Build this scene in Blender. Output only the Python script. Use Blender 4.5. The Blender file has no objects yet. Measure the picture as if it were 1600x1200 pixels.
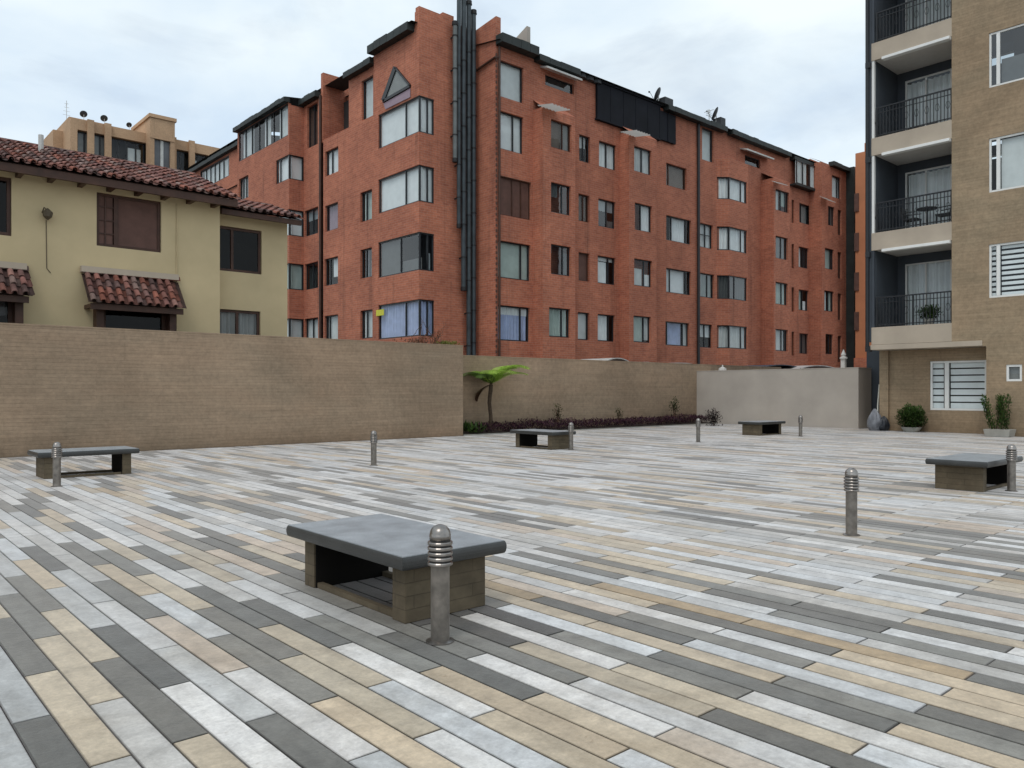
import bpy, math, random
from mathutils import Vector, Matrix, noise as mnoise
random.seed(7)
scene = bpy.context.scene
COL = scene.collection
PI = math.pi

# ------------------------------------------------------------------ camera model (metres)
FPX, YAW, HOR, EYE = 1230.0, math.radians(48.5), 611.0, 1.3
FWD = (math.cos(YAW), math.sin(YAW)); RGT = (math.sin(YAW), -math.cos(YAW))
def _ray(x, y):
    s = (x - 800) / FPX
    return FWD[0] + s*RGT[0], FWD[1] + s*RGT[1], (HOR - y) / FPX
def gnd(x, y):
    r = _ray(x, y); t = -EYE / r[2]; return r[0]*t, r[1]*t
def onX(x, y, X):
    """survey a point of the plane X = const -> (Y, z)"""
    r = _ray(x, y); t = X / r[0]; return r[1]*t, EYE + r[2]*t
def onY(x, y, Y):
    """survey a point of the plane Y = const -> (X, z)"""
    r = _ray(x, y); t = Y / r[1]; return r[0]*t, EYE + r[2]*t
def xY(px, Y): return onY(px, 600, Y)[0]
def yX(px, X): return onX(px, 600, X)[0]
def zY(px, py, Y): return onY(px, py, Y)[1]
def zX(px, py, X): return onX(px, py, X)[1]

# ------------------------------------------------------------------ materials
def mat_new(name):
    m = bpy.data.materials.new(name); m.use_nodes = True
    nt = m.node_tree; b = nt.nodes['Principled BSDF']
    return m, nt, b
def N(nt, t, **kw):
    n = nt.nodes.new(t)
    for k, v in kw.items():
        if k.startswith('i_'):
            key = k[2:]; key = int(key) if key.isdigit() else key.replace('_', ' ')
            n.inputs[key].default_value = v
        else: setattr(n, k, v)
    return n
def rgba(c): return (c[0], c[1], c[2], 1.0)
def pos_vec(nt, scale=(1, 1, 1)):
    g = N(nt, 'ShaderNodeNewGeometry'); m = N(nt, 'ShaderNodeMapping'); m.inputs['Scale'].default_value = scale
    nt.links.new(g.outputs['Position'], m.inputs['Vector']); return m.outputs['Vector']
def facade_vec(nt):
    """(horizontal, z) coordinates on axis-aligned walls"""
    g = N(nt, 'ShaderNodeNewGeometry')
    sp = N(nt, 'ShaderNodeSeparateXYZ'); nt.links.new(g.outputs['Position'], sp.inputs[0])
    sn = N(nt, 'ShaderNodeSeparateXYZ'); nt.links.new(g.outputs['True Normal'], sn.inputs[0])
    ab = N(nt, 'ShaderNodeMath', operation='ABSOLUTE'); nt.links.new(sn.outputs[0], ab.inputs[0])
    gt = N(nt, 'ShaderNodeMath', operation='GREATER_THAN'); gt.inputs[1].default_value = 0.7; nt.links.new(ab.outputs[0], gt.inputs[0])
    mx = N(nt, 'ShaderNodeMix', data_type='FLOAT')
    nt.links.new(gt.outputs[0], mx.inputs[0]); nt.links.new(sp.outputs[0], mx.inputs[2]); nt.links.new(sp.outputs[1], mx.inputs[3])
    cb = N(nt, 'ShaderNodeCombineXYZ'); nt.links.new(mx.outputs[0], cb.inputs[0]); nt.links.new(sp.outputs[2], cb.inputs[1])
    return cb.outputs[0]
def ramp(nt, fac, stops):
    r = N(nt, 'ShaderNodeValToRGB'); nt.links.new(fac, r.inputs[0])
    el = r.color_ramp.elements
    while len(el) < len(stops): el.new(0.5)
    for e, (p, c) in zip(el, stops): e.position = p; e.color = rgba(c)
    return r.outputs[0]
def mixc(nt, fac, a, b, blend='MIX'):
    m = N(nt, 'ShaderNodeMix', data_type='RGBA', blend_type=blend)
    if isinstance(fac, (int, float)): m.inputs[0].default_value = fac
    else: nt.links.new(fac, m.inputs[0])
    for i, c in ((6, a), (7, b)):
        if isinstance(c, tuple): m.inputs[i].default_value = rgba(c)
        else: nt.links.new(c, m.inputs[i])
    return m.outputs[2]
def noise(nt, vec, scale, detail=4, rough=0.55, dist=0.0):
    n = N(nt, 'ShaderNodeTexNoise'); n.inputs['Scale'].default_value = scale; n.inputs['Detail'].default_value = detail
    n.inputs['Roughness'].default_value = rough; n.inputs['Distortion'].default_value = dist
    if vec is not None: nt.links.new(vec, n.inputs['Vector'])
    return n.outputs['Fac']
def bump(nt, b, h, strength=0.3, dist=0.01):
    n = N(nt, 'ShaderNodeBump'); n.inputs['Strength'].default_value = strength; n.inputs['Distance'].default_value = dist
    nt.links.new(h, n.inputs['Height']); nt.links.new(n.outputs[0], b.inputs['Normal'])

def plain(name, c, rough=0.6, metal=0.0, var=0.12, scale=6.0, spec=0.4, bmp=0.0):
    m, nt, b = mat_new(name)
    v = pos_vec(nt); f = noise(nt, v, scale, 5)
    lo = tuple(x*(1-var) for x in c); hi = tuple(min(1, x*(1+var)) for x in c)
    nt.links.new(ramp(nt, f, [(0.3, lo), (0.7, hi)]), b.inputs['Base Color'])
    b.inputs['Roughness'].default_value = rough; b.inputs['Metallic'].default_value = metal
    b.inputs['Specular IOR Level'].default_value = spec
    if bmp: bump(nt, b, noise(nt, v, scale*6, 4), bmp, 0.01)
    return m

def masonry(name, c1, c2, mortar, bw, bh, ms, stain=0.35, bumps=0.35, streak=0.25, big=0.25, dark=(0.05, 0.04, 0.035), offset=0.5, strata=0.0, mixbig=0.55):
    m, nt, b = mat_new(name)
    v = facade_vec(nt)
    br = N(nt, 'ShaderNodeTexBrick'); br.offset = offset; nt.links.new(v, br.inputs['Vector'])
    br.inputs['Color1'].default_value = rgba(c1); br.inputs['Color2'].default_value = rgba(c2); br.inputs['Mortar'].default_value = rgba(mortar)
    br.inputs['Scale'].default_value = 1.0; br.inputs['Mortar Size'].default_value = ms; br.inputs['Mortar Smooth'].default_value = 0.3
    br.inputs['Bias'].default_value = 0.0; br.inputs['Brick Width'].default_value = bw; br.inputs['Row Height'].default_value = bh
    p = pos_vec(nt)
    c = br.outputs['Color']
    # patches of lighter / redder brick
    f1 = noise(nt, p, big, 5, 0.65, 0.6)
    hi = tuple(min(1, x*1.25) for x in c1); lo = tuple(x*0.72 for x in c2)
    c = mixc(nt, mixbig, c, ramp(nt, f1, [(0.3, lo), (0.5, tuple((a+d)/2 for a, d in zip(c1, c2))), (0.7, hi)]), 'MIX')
    # fine speckle
    f2 = noise(nt, p, 9.0, 6, 0.7)
    c = mixc(nt, 0.5, c, ramp(nt, f2, [(0.3, (0.62, 0.62, 0.62)), (0.7, (1.22, 1.2, 1.18))]), 'MULTIPLY')
    if strata:
        hv = pos_vec(nt, (0.55, 0.55, 13.0)); fh = noise(nt, hv, 1.0, 4, 0.6, 0.2)
        c = mixc(nt, 1.0, c, ramp(nt, fh, [(0.28, (1-strata,)*3), (0.72, (1+strata,)*3)]), 'MULTIPLY')
        wv = pos_vec(nt, (0.25, 0.25, 0.5)); fw2 = noise(nt, wv, 1.0, 4, 0.6, 0.5)
        c = mixc(nt, 1.0, c, ramp(nt, fw2, [(0.35, (0.90, 0.92, 0.92)), (0.65, (1.10, 1.05, 1.02))]), 'MULTIPLY')
    # vertical rain streaks
    sv = pos_vec(nt, (1.6, 1.6, 0.09)); f3 = noise(nt, sv, 1.6, 6, 0.7)
    mr = N(nt, 'ShaderNodeMapRange'); mr.inputs['From Min'].default_value = 0.55; mr.inputs['From Max'].default_value = 0.78
    mr.inputs['To Max'].default_value = streak; nt.links.new(f3, mr.inputs['Value'])
    c = mixc(nt, mr.outputs[0], c, dark)
    f4 = noise(nt, p, 0.5, 6, 0.7, 1.0)
    mr2 = N(nt, 'ShaderNodeMapRange'); mr2.inputs['From Min'].default_value = 0.52; mr2.inputs['From Max'].default_value = 0.8
    mr2.inputs['To Max'].default_value = stain; nt.links.new(f4, mr2.inputs['Value'])
    c = mixc(nt, mr2.outputs[0], c, tuple(x*0.45 for x in c2))
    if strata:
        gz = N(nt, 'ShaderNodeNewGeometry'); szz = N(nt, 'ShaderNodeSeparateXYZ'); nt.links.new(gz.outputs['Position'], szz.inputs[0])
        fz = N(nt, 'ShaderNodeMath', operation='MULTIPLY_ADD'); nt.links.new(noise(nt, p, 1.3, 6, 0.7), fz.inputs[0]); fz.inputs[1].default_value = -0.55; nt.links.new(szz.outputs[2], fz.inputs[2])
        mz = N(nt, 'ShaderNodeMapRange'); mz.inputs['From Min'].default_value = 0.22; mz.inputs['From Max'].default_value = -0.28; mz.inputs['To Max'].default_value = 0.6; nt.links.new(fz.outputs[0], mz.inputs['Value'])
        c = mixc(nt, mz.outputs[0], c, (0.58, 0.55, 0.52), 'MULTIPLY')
    nt.links.new(c, b.inputs['Base Color'])
    b.inputs['Roughness'].default_value = 0.85; b.inputs['Specular IOR Level'].default_value = 0.25
    ad = N(nt, 'ShaderNodeMath', operation='MULTIPLY_ADD'); nt.links.new(br.outputs['Fac'], ad.inputs[0]); ad.inputs[1].default_value = -1.0
    nt.links.new(f2, ad.inputs[2]); bump(nt, b, ad.outputs[0], bumps, 0.012)
    return m

def attr_mat(name, rough=0.55, var=0.3, scale=7.0, spec=0.4, bmp=0.25, stain=None, grit=False):
    m, nt, b = mat_new(name)
    a = N(nt, 'ShaderNodeVertexColor'); a.layer_name = 'Col'
    p = pos_vec(nt); f = noise(nt, p, scale, 7, 0.68, 0.4)
    c = mixc(nt, 1.0, a.outputs[0], ramp(nt, f, [(0.25, (1-var,)*3), (0.75, (1+var,)*3)]), 'MULTIPLY')
    if stain:
        f2 = noise(nt, p, stain[0], 6, 0.7, 0.8)
        mr = N(nt, 'ShaderNodeMapRange'); mr.inputs['From Min'].default_value = 0.5; mr.inputs['From Max'].default_value = 0.75
        mr.inputs['To Max'].default_value = stain[1]; nt.links.new(f2, mr.inputs['Value'])
        c = mixc(nt, mr.outputs[0], c, stain[2], 'MULTIPLY')
    if grit:
        f3 = noise(nt, p, 42.0, 5, 0.8)          # stone grain
        c = mixc(nt, 1.0, c, ramp(nt, f3, [(0.30, (0.80,)*3), (0.70, (1.17,)*3)]), 'MULTIPLY')
        f4 = noise(nt, p, 17.0, 3, 0.5, 1.5)     # scattered dark spots and drips
        m4 = N(nt, 'ShaderNodeMapRange'); m4.inputs['From Min'].default_value = 0.66; m4.inputs['From Max'].default_value = 0.76; m4.inputs['To Max'].default_value = 0.45
        nt.links.new(f4, m4.inputs['Value']); c = mixc(nt, m4.outputs[0], c, (0.55, 0.50, 0.44), 'MULTIPLY')
        sv = pos_vec(nt, (9.0, 1.1, 1.0)); f5 = noise(nt, sv, 1.0, 5, 0.6, 0.6)    # sawn veins along the plank
        c = mixc(nt, 1.0, c, ramp(nt, f5, [(0.3, (0.87, 0.86, 0.84)), (0.7, (1.09, 1.09, 1.09))]), 'MULTIPLY')
    nt.links.new(c, b.inputs['Base Color'])
    b.inputs['Roughness'].default_value = rough; b.inputs['Specular IOR Level'].default_value = spec
    if bmp: bump(nt, b, noise(nt, p, scale*5, 6, 0.7), bmp, 0.006)
    return m, nt, b

def glass_mat(name, tint=(0.92, 0.95, 0.95), rough=0.02, base=0.03):
    m = bpy.data.materials.new(name); m.use_nodes = True; nt = m.node_tree
    for n in list(nt.nodes): nt.nodes.remove(n)
    o = N(nt, 'ShaderNodeOutputMaterial'); t = N(nt, 'ShaderNodeBsdfTransparent'); t.inputs[0].default_value = rgba(tint)
    g = N(nt, 'ShaderNodeBsdfGlossy'); g.inputs['Roughness'].default_value = rough; g.inputs[0].default_value = (0.95, 0.97, 1, 1)
    ge = N(nt, 'ShaderNodeNewGeometry'); dt = N(nt, 'ShaderNodeVectorMath', operation='DOT_PRODUCT')
    nt.links.new(ge.outputs['Incoming'], dt.inputs[0]); nt.links.new(ge.outputs['Normal'], dt.inputs[1])
    ab = N(nt, 'ShaderNodeMath', operation='ABSOLUTE'); nt.links.new(dt.outputs['Value'], ab.inputs[0])
    om = N(nt, 'ShaderNodeMath', operation='SUBTRACT'); om.inputs[0].default_value = 1.0; nt.links.new(ab.outputs[0], om.inputs[1])
    pw5 = N(nt, 'ShaderNodeMath', operation='POWER'); pw5.inputs[1].default_value = 5.0; nt.links.new(om.outputs[0], pw5.inputs[0])
    fr = N(nt, 'ShaderNodeMath', operation='MULTIPLY'); fr.inputs[1].default_value = 0.9; nt.links.new(pw5.outputs[0], fr.inputs[0])
    p = pos_vec(nt); bn = N(nt, 'ShaderNodeBump'); bn.inputs['Strength'].default_value = 0.06; bn.inputs['Distance'].default_value = 0.05
    nt.links.new(noise(nt, p, 0.9, 2), bn.inputs['Height']); nt.links.new(bn.outputs[0], g.inputs['Normal'])
    ad = N(nt, 'ShaderNodeMath', operation='ADD'); ad.inputs[1].default_value = base; nt.links.new(fr.outputs[0], ad.inputs[0])
    mx = N(nt, 'ShaderNodeMixShader'); nt.links.new(ad.outputs[0], mx.inputs[0]); nt.links.new(t.outputs[0], mx.inputs[1]); nt.links.new(g.outputs[0], mx.inputs[2])
    nt.links.new(mx.outputs[0], o.inputs[0]); return m

def leaf_mat(name):
    m, nt, b = mat_new(name)
    a = N(nt, 'ShaderNodeVertexColor'); a.layer_name = 'Col'
    nt.links.new(a.outputs[0], b.inputs['Base Color']); b.inputs['Roughness'].default_value = 0.55
    b.inputs['Specular IOR Level'].default_value = 0.3
    tr = N(nt, 'ShaderNodeBsdfTranslucent'); nt.links.new(a.outputs[0], tr.inputs[0])
    mx = N(nt, 'ShaderNodeMixShader'); mx.inputs[0].default_value = 0.35
    nt.links.new(b.outputs[0], mx.inputs[1]); nt.links.new(tr.outputs[0], mx.inputs[2])
    nt.links.new(mx.outputs[0], nt.nodes['Material Output'].inputs[0]); return m

M = {}
M['brick'] = masonry('red_brick', (0.52, 0.188, 0.110), (0.35, 0.114, 0.070), (0.43, 0.275, 0.215), 0.30, 0.095, 0.009, 0.34, 0.35, 0.55, 0.4, (0.06, 0.035, 0.03), 0.5, 0.0, 0.38)
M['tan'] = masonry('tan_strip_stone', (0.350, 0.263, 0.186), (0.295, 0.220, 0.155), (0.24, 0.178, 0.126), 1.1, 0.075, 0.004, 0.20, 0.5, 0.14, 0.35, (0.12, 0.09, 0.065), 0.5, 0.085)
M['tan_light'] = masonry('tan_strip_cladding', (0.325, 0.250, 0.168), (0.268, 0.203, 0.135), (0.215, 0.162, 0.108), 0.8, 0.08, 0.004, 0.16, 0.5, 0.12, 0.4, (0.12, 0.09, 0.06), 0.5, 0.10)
M['bench_tile'] = masonry('bench_strip_tile', (0.140, 0.112, 0.074), (0.092, 0.072, 0.048), (0.058, 0.046, 0.032), 0.42, 0.075, 0.004, 0.35, 0.5, 0.15, 1.4, (0.06, 0.05, 0.04))
M['cream'] = plain('cream_stucco', (0.540, 0.438, 0.268), 0.9, var=0.10, scale=0.8, spec=0.2, bmp=0.15)
M['fascia'] = plain('beige_render', (0.42, 0.355, 0.285), 0.85, var=0.10, scale=1.2, spec=0.2, bmp=0.12)
M['grey_render'] = plain('grey_render', (0.395, 0.352, 0.310), 0.88, var=0.10, scale=0.9, spec=0.2, bmp=0.15)
M['slate_paint'] = plain('slate_blue_paint', (0.050, 0.060, 0.074), 0.75, var=0.12, scale=1.5)
M['soffit'] = plain('white_soffit', (0.55, 0.53, 0.50), 0.8, var=0.05)
M['white'] = plain('white_paint', (0.74, 0.74, 0.72), 0.5, var=0.05, scale=3)
M['dark_metal'] = plain('dark_window_metal', (0.018, 0.020, 0.024), 0.4, var=0.2)
M['brown_wood'] = plain('dark_brown_wood', (0.060, 0.026, 0.016), 0.55, var=0.3, scale=4)
M['shutter'] = plain('brown_blind', (0.115, 0.058, 0.045), 0.7, var=0.2, scale=3)
M['gutter'] = plain('dark_gutter', (0.020, 0.026, 0.025), 0.6, var=0.35, scale=2)
M['flue'] = plain('grey_flue_metal', (0.045, 0.058, 0.066), 0.45, metal=0.25, var=0.35, scale=2.2)
M['flue_light'] = plain('pale_flue_metal', (0.13, 0.145, 0.145), 0.45, metal=0.3, var=0.3, scale=2.2)
M['clamp'] = plain('black_clamp', (0.012, 0.012, 0.014), 0.6)
M['screen'] = plain('dark_terrace_screen', (0.010, 0.011, 0.016), 0.7, var=0.3, scale=1.0, spec=0.15)
M['interior'] = plain('dim_room', (0.05, 0.047, 0.045), 0.9, var=0.3, scale=0.7)
M['sheet'] = plain('pale_corrugated_sheet', (0.50, 0.50, 0.48), 0.6, var=0.15, scale=3)
M['plastic_white'] = plain('weathered_white_sheet', (0.44, 0.41, 0.40), 0.6, var=0.2, scale=3)
M['tarp'] = plain('dark_blue_tarp', (0.045, 0.055, 0.085), 0.6, var=0.3, scale=2)
M['steel'] = plain('brushed_steel', (0.27, 0.25, 0.235), 0.30, metal=0.9, var=0.3, scale=16)
M['steel_dark'] = plain('weathered_steel', (0.21, 0.19, 0.17), 0.42, metal=0.7, var=0.35, scale=14)
M['louvre_core'] = plain('lamp_core', (0.03, 0.03, 0.03), 0.5)
M['orange'] = plain('orange_render', (0.50, 0.20, 0.10), 0.9, var=0.12, scale=0.8, bmp=0.1)
M['ochre'] = masonry('ochre_brick', (0.56, 0.37, 0.23), (0.49, 0.315, 0.195), (0.42, 0.3, 0.2), 0.3, 0.1, 0.008, 0.15, 0.2, 0.2, 0.15)
M['band'] = plain('grey_window_band', (0.11, 0.115, 0.125), 0.4, var=0.4, scale=0.4)
M['soil'] = plain('planting_soil', (0.035, 0.024, 0.018), 0.95, var=0.4, scale=9, bmp=0.5)
M['ground'] = plain('asphalt_ground', (0.06, 0.058, 0.055), 0.9, var=0.25, scale=0.8)
M['mortar'] = plain('paving_joint', (0.055, 0.052, 0.047), 0.95, var=0.3, scale=14)
M['pot'] = plain('grey_planter', (0.33, 0.32, 0.29), 0.8, var=0.12, scale=5, bmp=0.1)
M['bag'] = plain('grey_plastic_bag', (0.16, 0.165, 0.185), 0.45, var=0.3, scale=5)
M['bag_dark'] = plain('black_plastic_bag', (0.018, 0.020, 0.026), 0.35, var=0.3, scale=5)
M['broom'] = plain('pale_broom_handle', (0.55, 0.54, 0.48), 0.5)
M['wrought'] = plain('black_railing', (0.012, 0.013, 0.016), 0.45)
M['chair'] = plain('black_patio_chair', (0.012, 0.012, 0.014), 0.5)
M['trunk'] = plain('fern_trunk', (0.060, 0.040, 0.026), 0.95, var=0.45, scale=14, bmp=0.6)
M['twig'] = plain('dry_twig', (0.11, 0.055, 0.035), 0.9, var=0.3)
M['dish'] = plain('grey_dish', (0.035, 0.038, 0.042), 0.6, var=0.2)
M['canopy'] = plain('translucent_sheet', (0.50, 0.48, 0.45), 0.6, var=0.15, scale=3)
for _m in (M['canopy'],):
    _n = _m.node_tree; _t = N(_n, 'ShaderNodeBsdfTranslucent'); _t.inputs[0].default_value = (0.52, 0.50, 0.47, 1); _x = N(_n, 'ShaderNodeMixShader'); _x.inputs[0].default_value = 0.6
    _n.links.new(_n.nodes['Principled BSDF'].outputs[0], _x.inputs[1]); _n.links.new(_t.outputs[0], _x.inputs[2]); _n.links.new(_x.outputs[0], _n.nodes['Material Output'].inputs[0])
M['sticker'] = plain('yellow_sticker', (0.62, 0.60, 0.05), 0.6)
M['room_lamp'] = plain('wall_lamp_iron', (0.09, 0.07, 0.045), 0.6)
M['glass'] = glass_mat('window_glass')
M['glass_dark'] = glass_mat('tinted_window_glass', (0.62, 0.66, 0.67), 0.02, 0.09)
M['glass_black'] = glass_mat('dark_room_glass', (0.45, 0.45, 0.47), 0.02, 0.015)
M['leaf'] = leaf_mat('leaf')
M['void'] = plain('painted_shade', (0.010, 0.009, 0.008), 0.9, spec=0.1)  # near-black colour that paints the shade inside the benches
M['cur_white'] = plain('white_curtain', (0.76, 0.78, 0.79), 0.9, var=0.06, scale=3)
M['cur_pale'] = plain('pale_grey_curtain', (0.60, 0.62, 0.62), 0.9, var=0.08, scale=3)
M['cur_blue'] = plain('blue_curtain', (0.42, 0.48, 0.68), 0.9, var=0.12, scale=3)
M['cur_green'] = plain('grey_green_curtain', (0.42, 0.49, 0.46), 0.9, var=0.1, scale=3)
M['cur_grey'] = plain('grey_curtain', (0.24, 0.24, 0.235), 0.9, var=0.1, scale=3)
M['cur_mauve'] = plain('mauve_curtain', (0.33, 0.25, 0.30), 0.9, var=0.1, scale=3)
M['cur_taupe'] = plain('taupe_blind', (0.17, 0.135, 0.115), 0.9, var=0.1, scale=3)
M['tile'], _nt, _b = attr_mat('clay_roof_tile', 0.85, 0.45, 5.0, 0.2, 0.3, (1.8, 0.6, (0.35, 0.33, 0.30)))
M['paver'], _nt, _b = attr_mat('stone_paver', 0.52, 0.30, 6.5, 0.45, 0.35, (0.8, 0.75, (0.70, 0.65, 0.58)), True)
_b.inputs['Sheen Weight'].default_value = 0.6; _b.inputs['Sheen Roughness'].default_value = 0.30; _b.inputs['Sheen Tint'].default_value = (1.0, 0.93, 0.93, 1)

def granite():
    m, nt, b = mat_new('dark_granite')
    p = pos_vec(nt)
    f = noise(nt, p, 160, 3, 0.8); g = noise(nt, p, 5, 5, 0.6)
    c = ramp(nt, f, [(0.35, (0.055, 0.060, 0.064)), (0.55, (0.10, 0.106, 0.112)), (0.75, (0.20, 0.21, 0.215))])
    c = mixc(nt, 1.0, c, ramp(nt, g, [(0.3, (0.75, 0.75, 0.75)), (0.7, (1.2, 1.2, 1.2))]), 'MULTIPLY')
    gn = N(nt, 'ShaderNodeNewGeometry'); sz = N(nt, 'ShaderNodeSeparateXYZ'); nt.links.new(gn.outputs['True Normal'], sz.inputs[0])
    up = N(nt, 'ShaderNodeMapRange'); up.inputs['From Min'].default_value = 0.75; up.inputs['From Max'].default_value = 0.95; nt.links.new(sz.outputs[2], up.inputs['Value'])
    c = mixc(nt, 1.0, c, mixc(nt, up.outputs[0], (0.33, 0.32, 0.30), (3.1, 3.12, 3.15)), 'MULTIPLY')  # sky reflection on the top painted into the colour; edges set darker
    nt.links.new(c, b.inputs['Base Color']); b.inputs['Roughness'].default_value = 0.42; b.inputs['Specular IOR Level'].default_value = 0.6
    bump(nt, b, g, 0.05, 0.01); return m
M['granite'] = granite()

# ------------------------------------------------------------------ mesh builder
def root_loc(o):
    v = Vector((0, 0, 0))
    while o is not None: v = v + o.location; o = o.parent
    return v
class MB:
    def __init__(s): s.v = []; s.f = []; s.c = []
    def face(s, pts, col=None):
        i = len(s.v); s.v.extend([tuple(p) for p in pts]); s.f.append(tuple(range(i, i+len(pts)))); s.c.append(col)
    def add(s, verts, faces, col=None):
        i = len(s.v); s.v.extend([tuple(p) for p in verts])
        for f in faces: s.f.append(tuple(i+k for k in f)); s.c.append(col)
    def box(s, x0, y0, z0, x1, y1, z1, col=None):
        v = [(x0,y0,z0),(x1,y0,z0),(x1,y1,z0),(x0,y1,z0),(x0,y0,z1),(x1,y0,z1),(x1,y1,z1),(x0,y1,z1)]
        s.add(v, [(0,3,2,1),(4,5,6,7),(0,1,5,4),(1,2,6,5),(2,3,7,6),(3,0,4,7)], col)
    def hexa(s, v, col=None):
        s.add(v, [(0,3,2,1),(4,5,6,7),(0,1,5,4),(1,2,6,5),(2,3,7,6),(3,0,4,7)], col)
    def tube(s, pts, r, n=8, col=None, caps=True):
        pts = [Vector(p) for p in pts]; rs = r if isinstance(r, (list, tuple)) else [r]*len(pts)
        rings = []
        for i, p in enumerate(pts):
            d = (pts[min(i+1, len(pts)-1)] - pts[max(i-1, 0)]).normalized()
            a = Vector((0, 0, 1)) if abs(d.z) < 0.9 else Vector((1, 0, 0))
            u = d.cross(a).normalized(); w = d.cross(u)
            rings.append([p + u*(rs[i]*math.cos(2*PI*k/n)) + w*(rs[i]*math.sin(2*PI*k/n)) for k in range(n)])
        i0 = len(s.v)
        for rg in rings: s.v.extend([tuple(p) for p in rg])
        for i in range(len(pts)-1):
            for k in range(n):
                a, b = i0+i*n+k, i0+i*n+(k+1) % n
                s.f.append((a, b, b+n, a+n)); s.c.append(col)
        if caps:
            s.f.append(tuple(i0+k for k in range(n))[::-1]); s.c.append(col)
            s.f.append(tuple(i0+(len(pts)-1)*n+k for k in range(n))); s.c.append(col)
    def lathe(s, prof, cx, cy, cz, n=24, col=None):
        i0 = len(s.v)
        for r, z in prof:
            for k in range(n): s.v.append((cx+r*math.cos(2*PI*k/n), cy+r*math.sin(2*PI*k/n), cz+z))
        for i in range(len(prof)-1):
            for k in range(n):
                a, b = i0+i*n+k, i0+i*n+(k+1) % n
                s.f.append((a, b, b+n, a+n)); s.c.append(col)
        s.f.append(tuple(i0+k for k in range(n))[::-1]); s.c.append(col)
        s.f.append(tuple(i0+(len(prof)-1)*n+k for k in range(n))); s.c.append(col)
    def build(s, name, mat, parent=None, smooth=False, bevel=0.0, loc=None):
        off = root_loc(parent) if parent is not None else Vector(loc or (0, 0, 0))
        me = bpy.data.meshes.new(name)
        me.from_pydata([(x-off.x, y-off.y, z-off.z) for x, y, z in s.v], [], s.f)
        if any(c is not None for c in s.c):
            at = me.color_attributes.new('Col', 'FLOAT_COLOR', 'CORNER')
            buf = []
            for p, c in zip(me.polygons, s.c):
                c = c or (0.5, 0.5, 0.5)
                buf.extend([c[0], c[1], c[2], 1.0]*p.loop_total)
            at.data.foreach_set('color', buf)
        me.materials.append(mat)
        if smooth: me.polygons.foreach_set('use_smooth', [True]*len(me.polygons))
        me.update()
        o = bpy.data.objects.new(name, me); COL.objects.link(o)
        if parent is not None: o.parent = parent
        else: o.location = off
        if bevel:
            b = o.modifiers.new('edge', 'BEVEL'); b.width = bevel; b.segments = 2; b.limit_method = 'ANGLE'
        if smooth and bevel == 0:
            pass
        return o
def thing(name, loc, label, cat, group=None):
    o = bpy.data.objects.new(name, None); o.location = loc; o.empty_display_size = 0.2; COL.objects.link(o)
    o['label'] = label; o['category'] = cat
    if group: o['group'] = group
    return o
def tag(o, label, cat, group=None):
    o['label'] = label; o['category'] = cat
    if group: o['group'] = group
    return o
def dup(root, loc, label, rotz=None):
    r = root.copy(); COL.objects.link(r); r.location = loc; r['label'] = label
    if rotz is not None: r.rotation_euler = (0, 0, rotz)
    for ch in list(root.children):
        c = ch.copy(); COL.objects.link(c); c.parent = r
        for g in list(ch.children):
            d = g.copy(); COL.objects.link(d); d.parent = c
    return r

# ------------------------------------------------------------------ facade planes
class Plane:
    """vertical plane: P(u, n, z) = origin + dir*u + inward*n"""
    def __init__(s, ox, oy, dx, dy, nx, ny): s.o = (ox, oy); s.d = (dx, dy); s.n = (nx, ny)
    def P(s, u, n, z): return (s.o[0]+s.d[0]*u+s.n[0]*n, s.o[1]+s.d[1]*u+s.n[1]*n, z)
    def box(s, mb, u0, n0, z0, u1, n1, z1, col=None):
        v = [s.P(u0,n0,z0), s.P(u1,n0,z0), s.P(u1,n1,z0), s.P(u0,n1,z0), s.P(u0,n0,z1), s.P(u1,n0,z1), s.P(u1,n1,z1), s.P(u0,n1,z1)]
        mb.hexa(v, col)
def PY(Y): return Plane(0, Y, 1, 0, 0, 1)        # faces -Y, u = X
def PX(X): return Plane(X, 0, 0, 1, 1, 0)        # faces -X, u = Y

def facade(mb, pl, u0, u1, z0, z1, ops, depth=0.16):
    us = sorted(set([u0, u1] + [min(max(o[k], u0), u1) for o in ops for k in (0, 1)]))
    zs = sorted(set([z0, z1] + [min(max(o[k], z0), z1) for o in ops for k in (2, 3)]))
    for a, b in zip(us, us[1:]):
        for c, d in zip(zs, zs[1:]):
            mu, mz = (a+b)/2, (c+d)/2
            if b-a < 1e-5 or d-c < 1e-5: continue
            if any(o[0] < mu < o[1] and o[2] < mz < o[3] for o in ops): continue
            mb.face([pl.P(a,0,c), pl.P(b,0,c), pl.P(b,0,d), pl.P(a,0,d)])
    for o in ops:
        a, b, c, d = o[:4]
        sides = [((a,c),(b,c)), ((a,d),(b,d))]
        if a > u0+0.035: sides.append(((a,c),(a,d)))
        if b < u1-0.035: sides.append(((b,c),(b,d)))
        for (p, q) in sides:
            mb.face([pl.P(p[0],0,p[1]), pl.P(q[0],0,q[1]), pl.P(q[0],depth,q[1]), pl.P(p[0],depth,p[1])])

def curtain_mesh(mb, pl, u0, u1, z0, z1, n, wavy=True):
    w = u1-u0; k = max(2, int(w/0.045)) if wavy else 1
    ph = random.random()*6
    xs = [u0+w*i/k for i in range(k+1)]
    def off(i, u): return n + (0.03*math.sin(u*2*PI/0.17+ph) + 0.012*math.sin(u*37+ph) if wavy else 0)
    for i in range(k):
        a, b = xs[i], xs[i+1]
        mb.face([pl.P(a, off(i,a), z0), pl.P(b, off(i+1,b), z0), pl.P(b, off(i+1,b), z1), pl.P(a, off(i,a), z1)])

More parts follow.
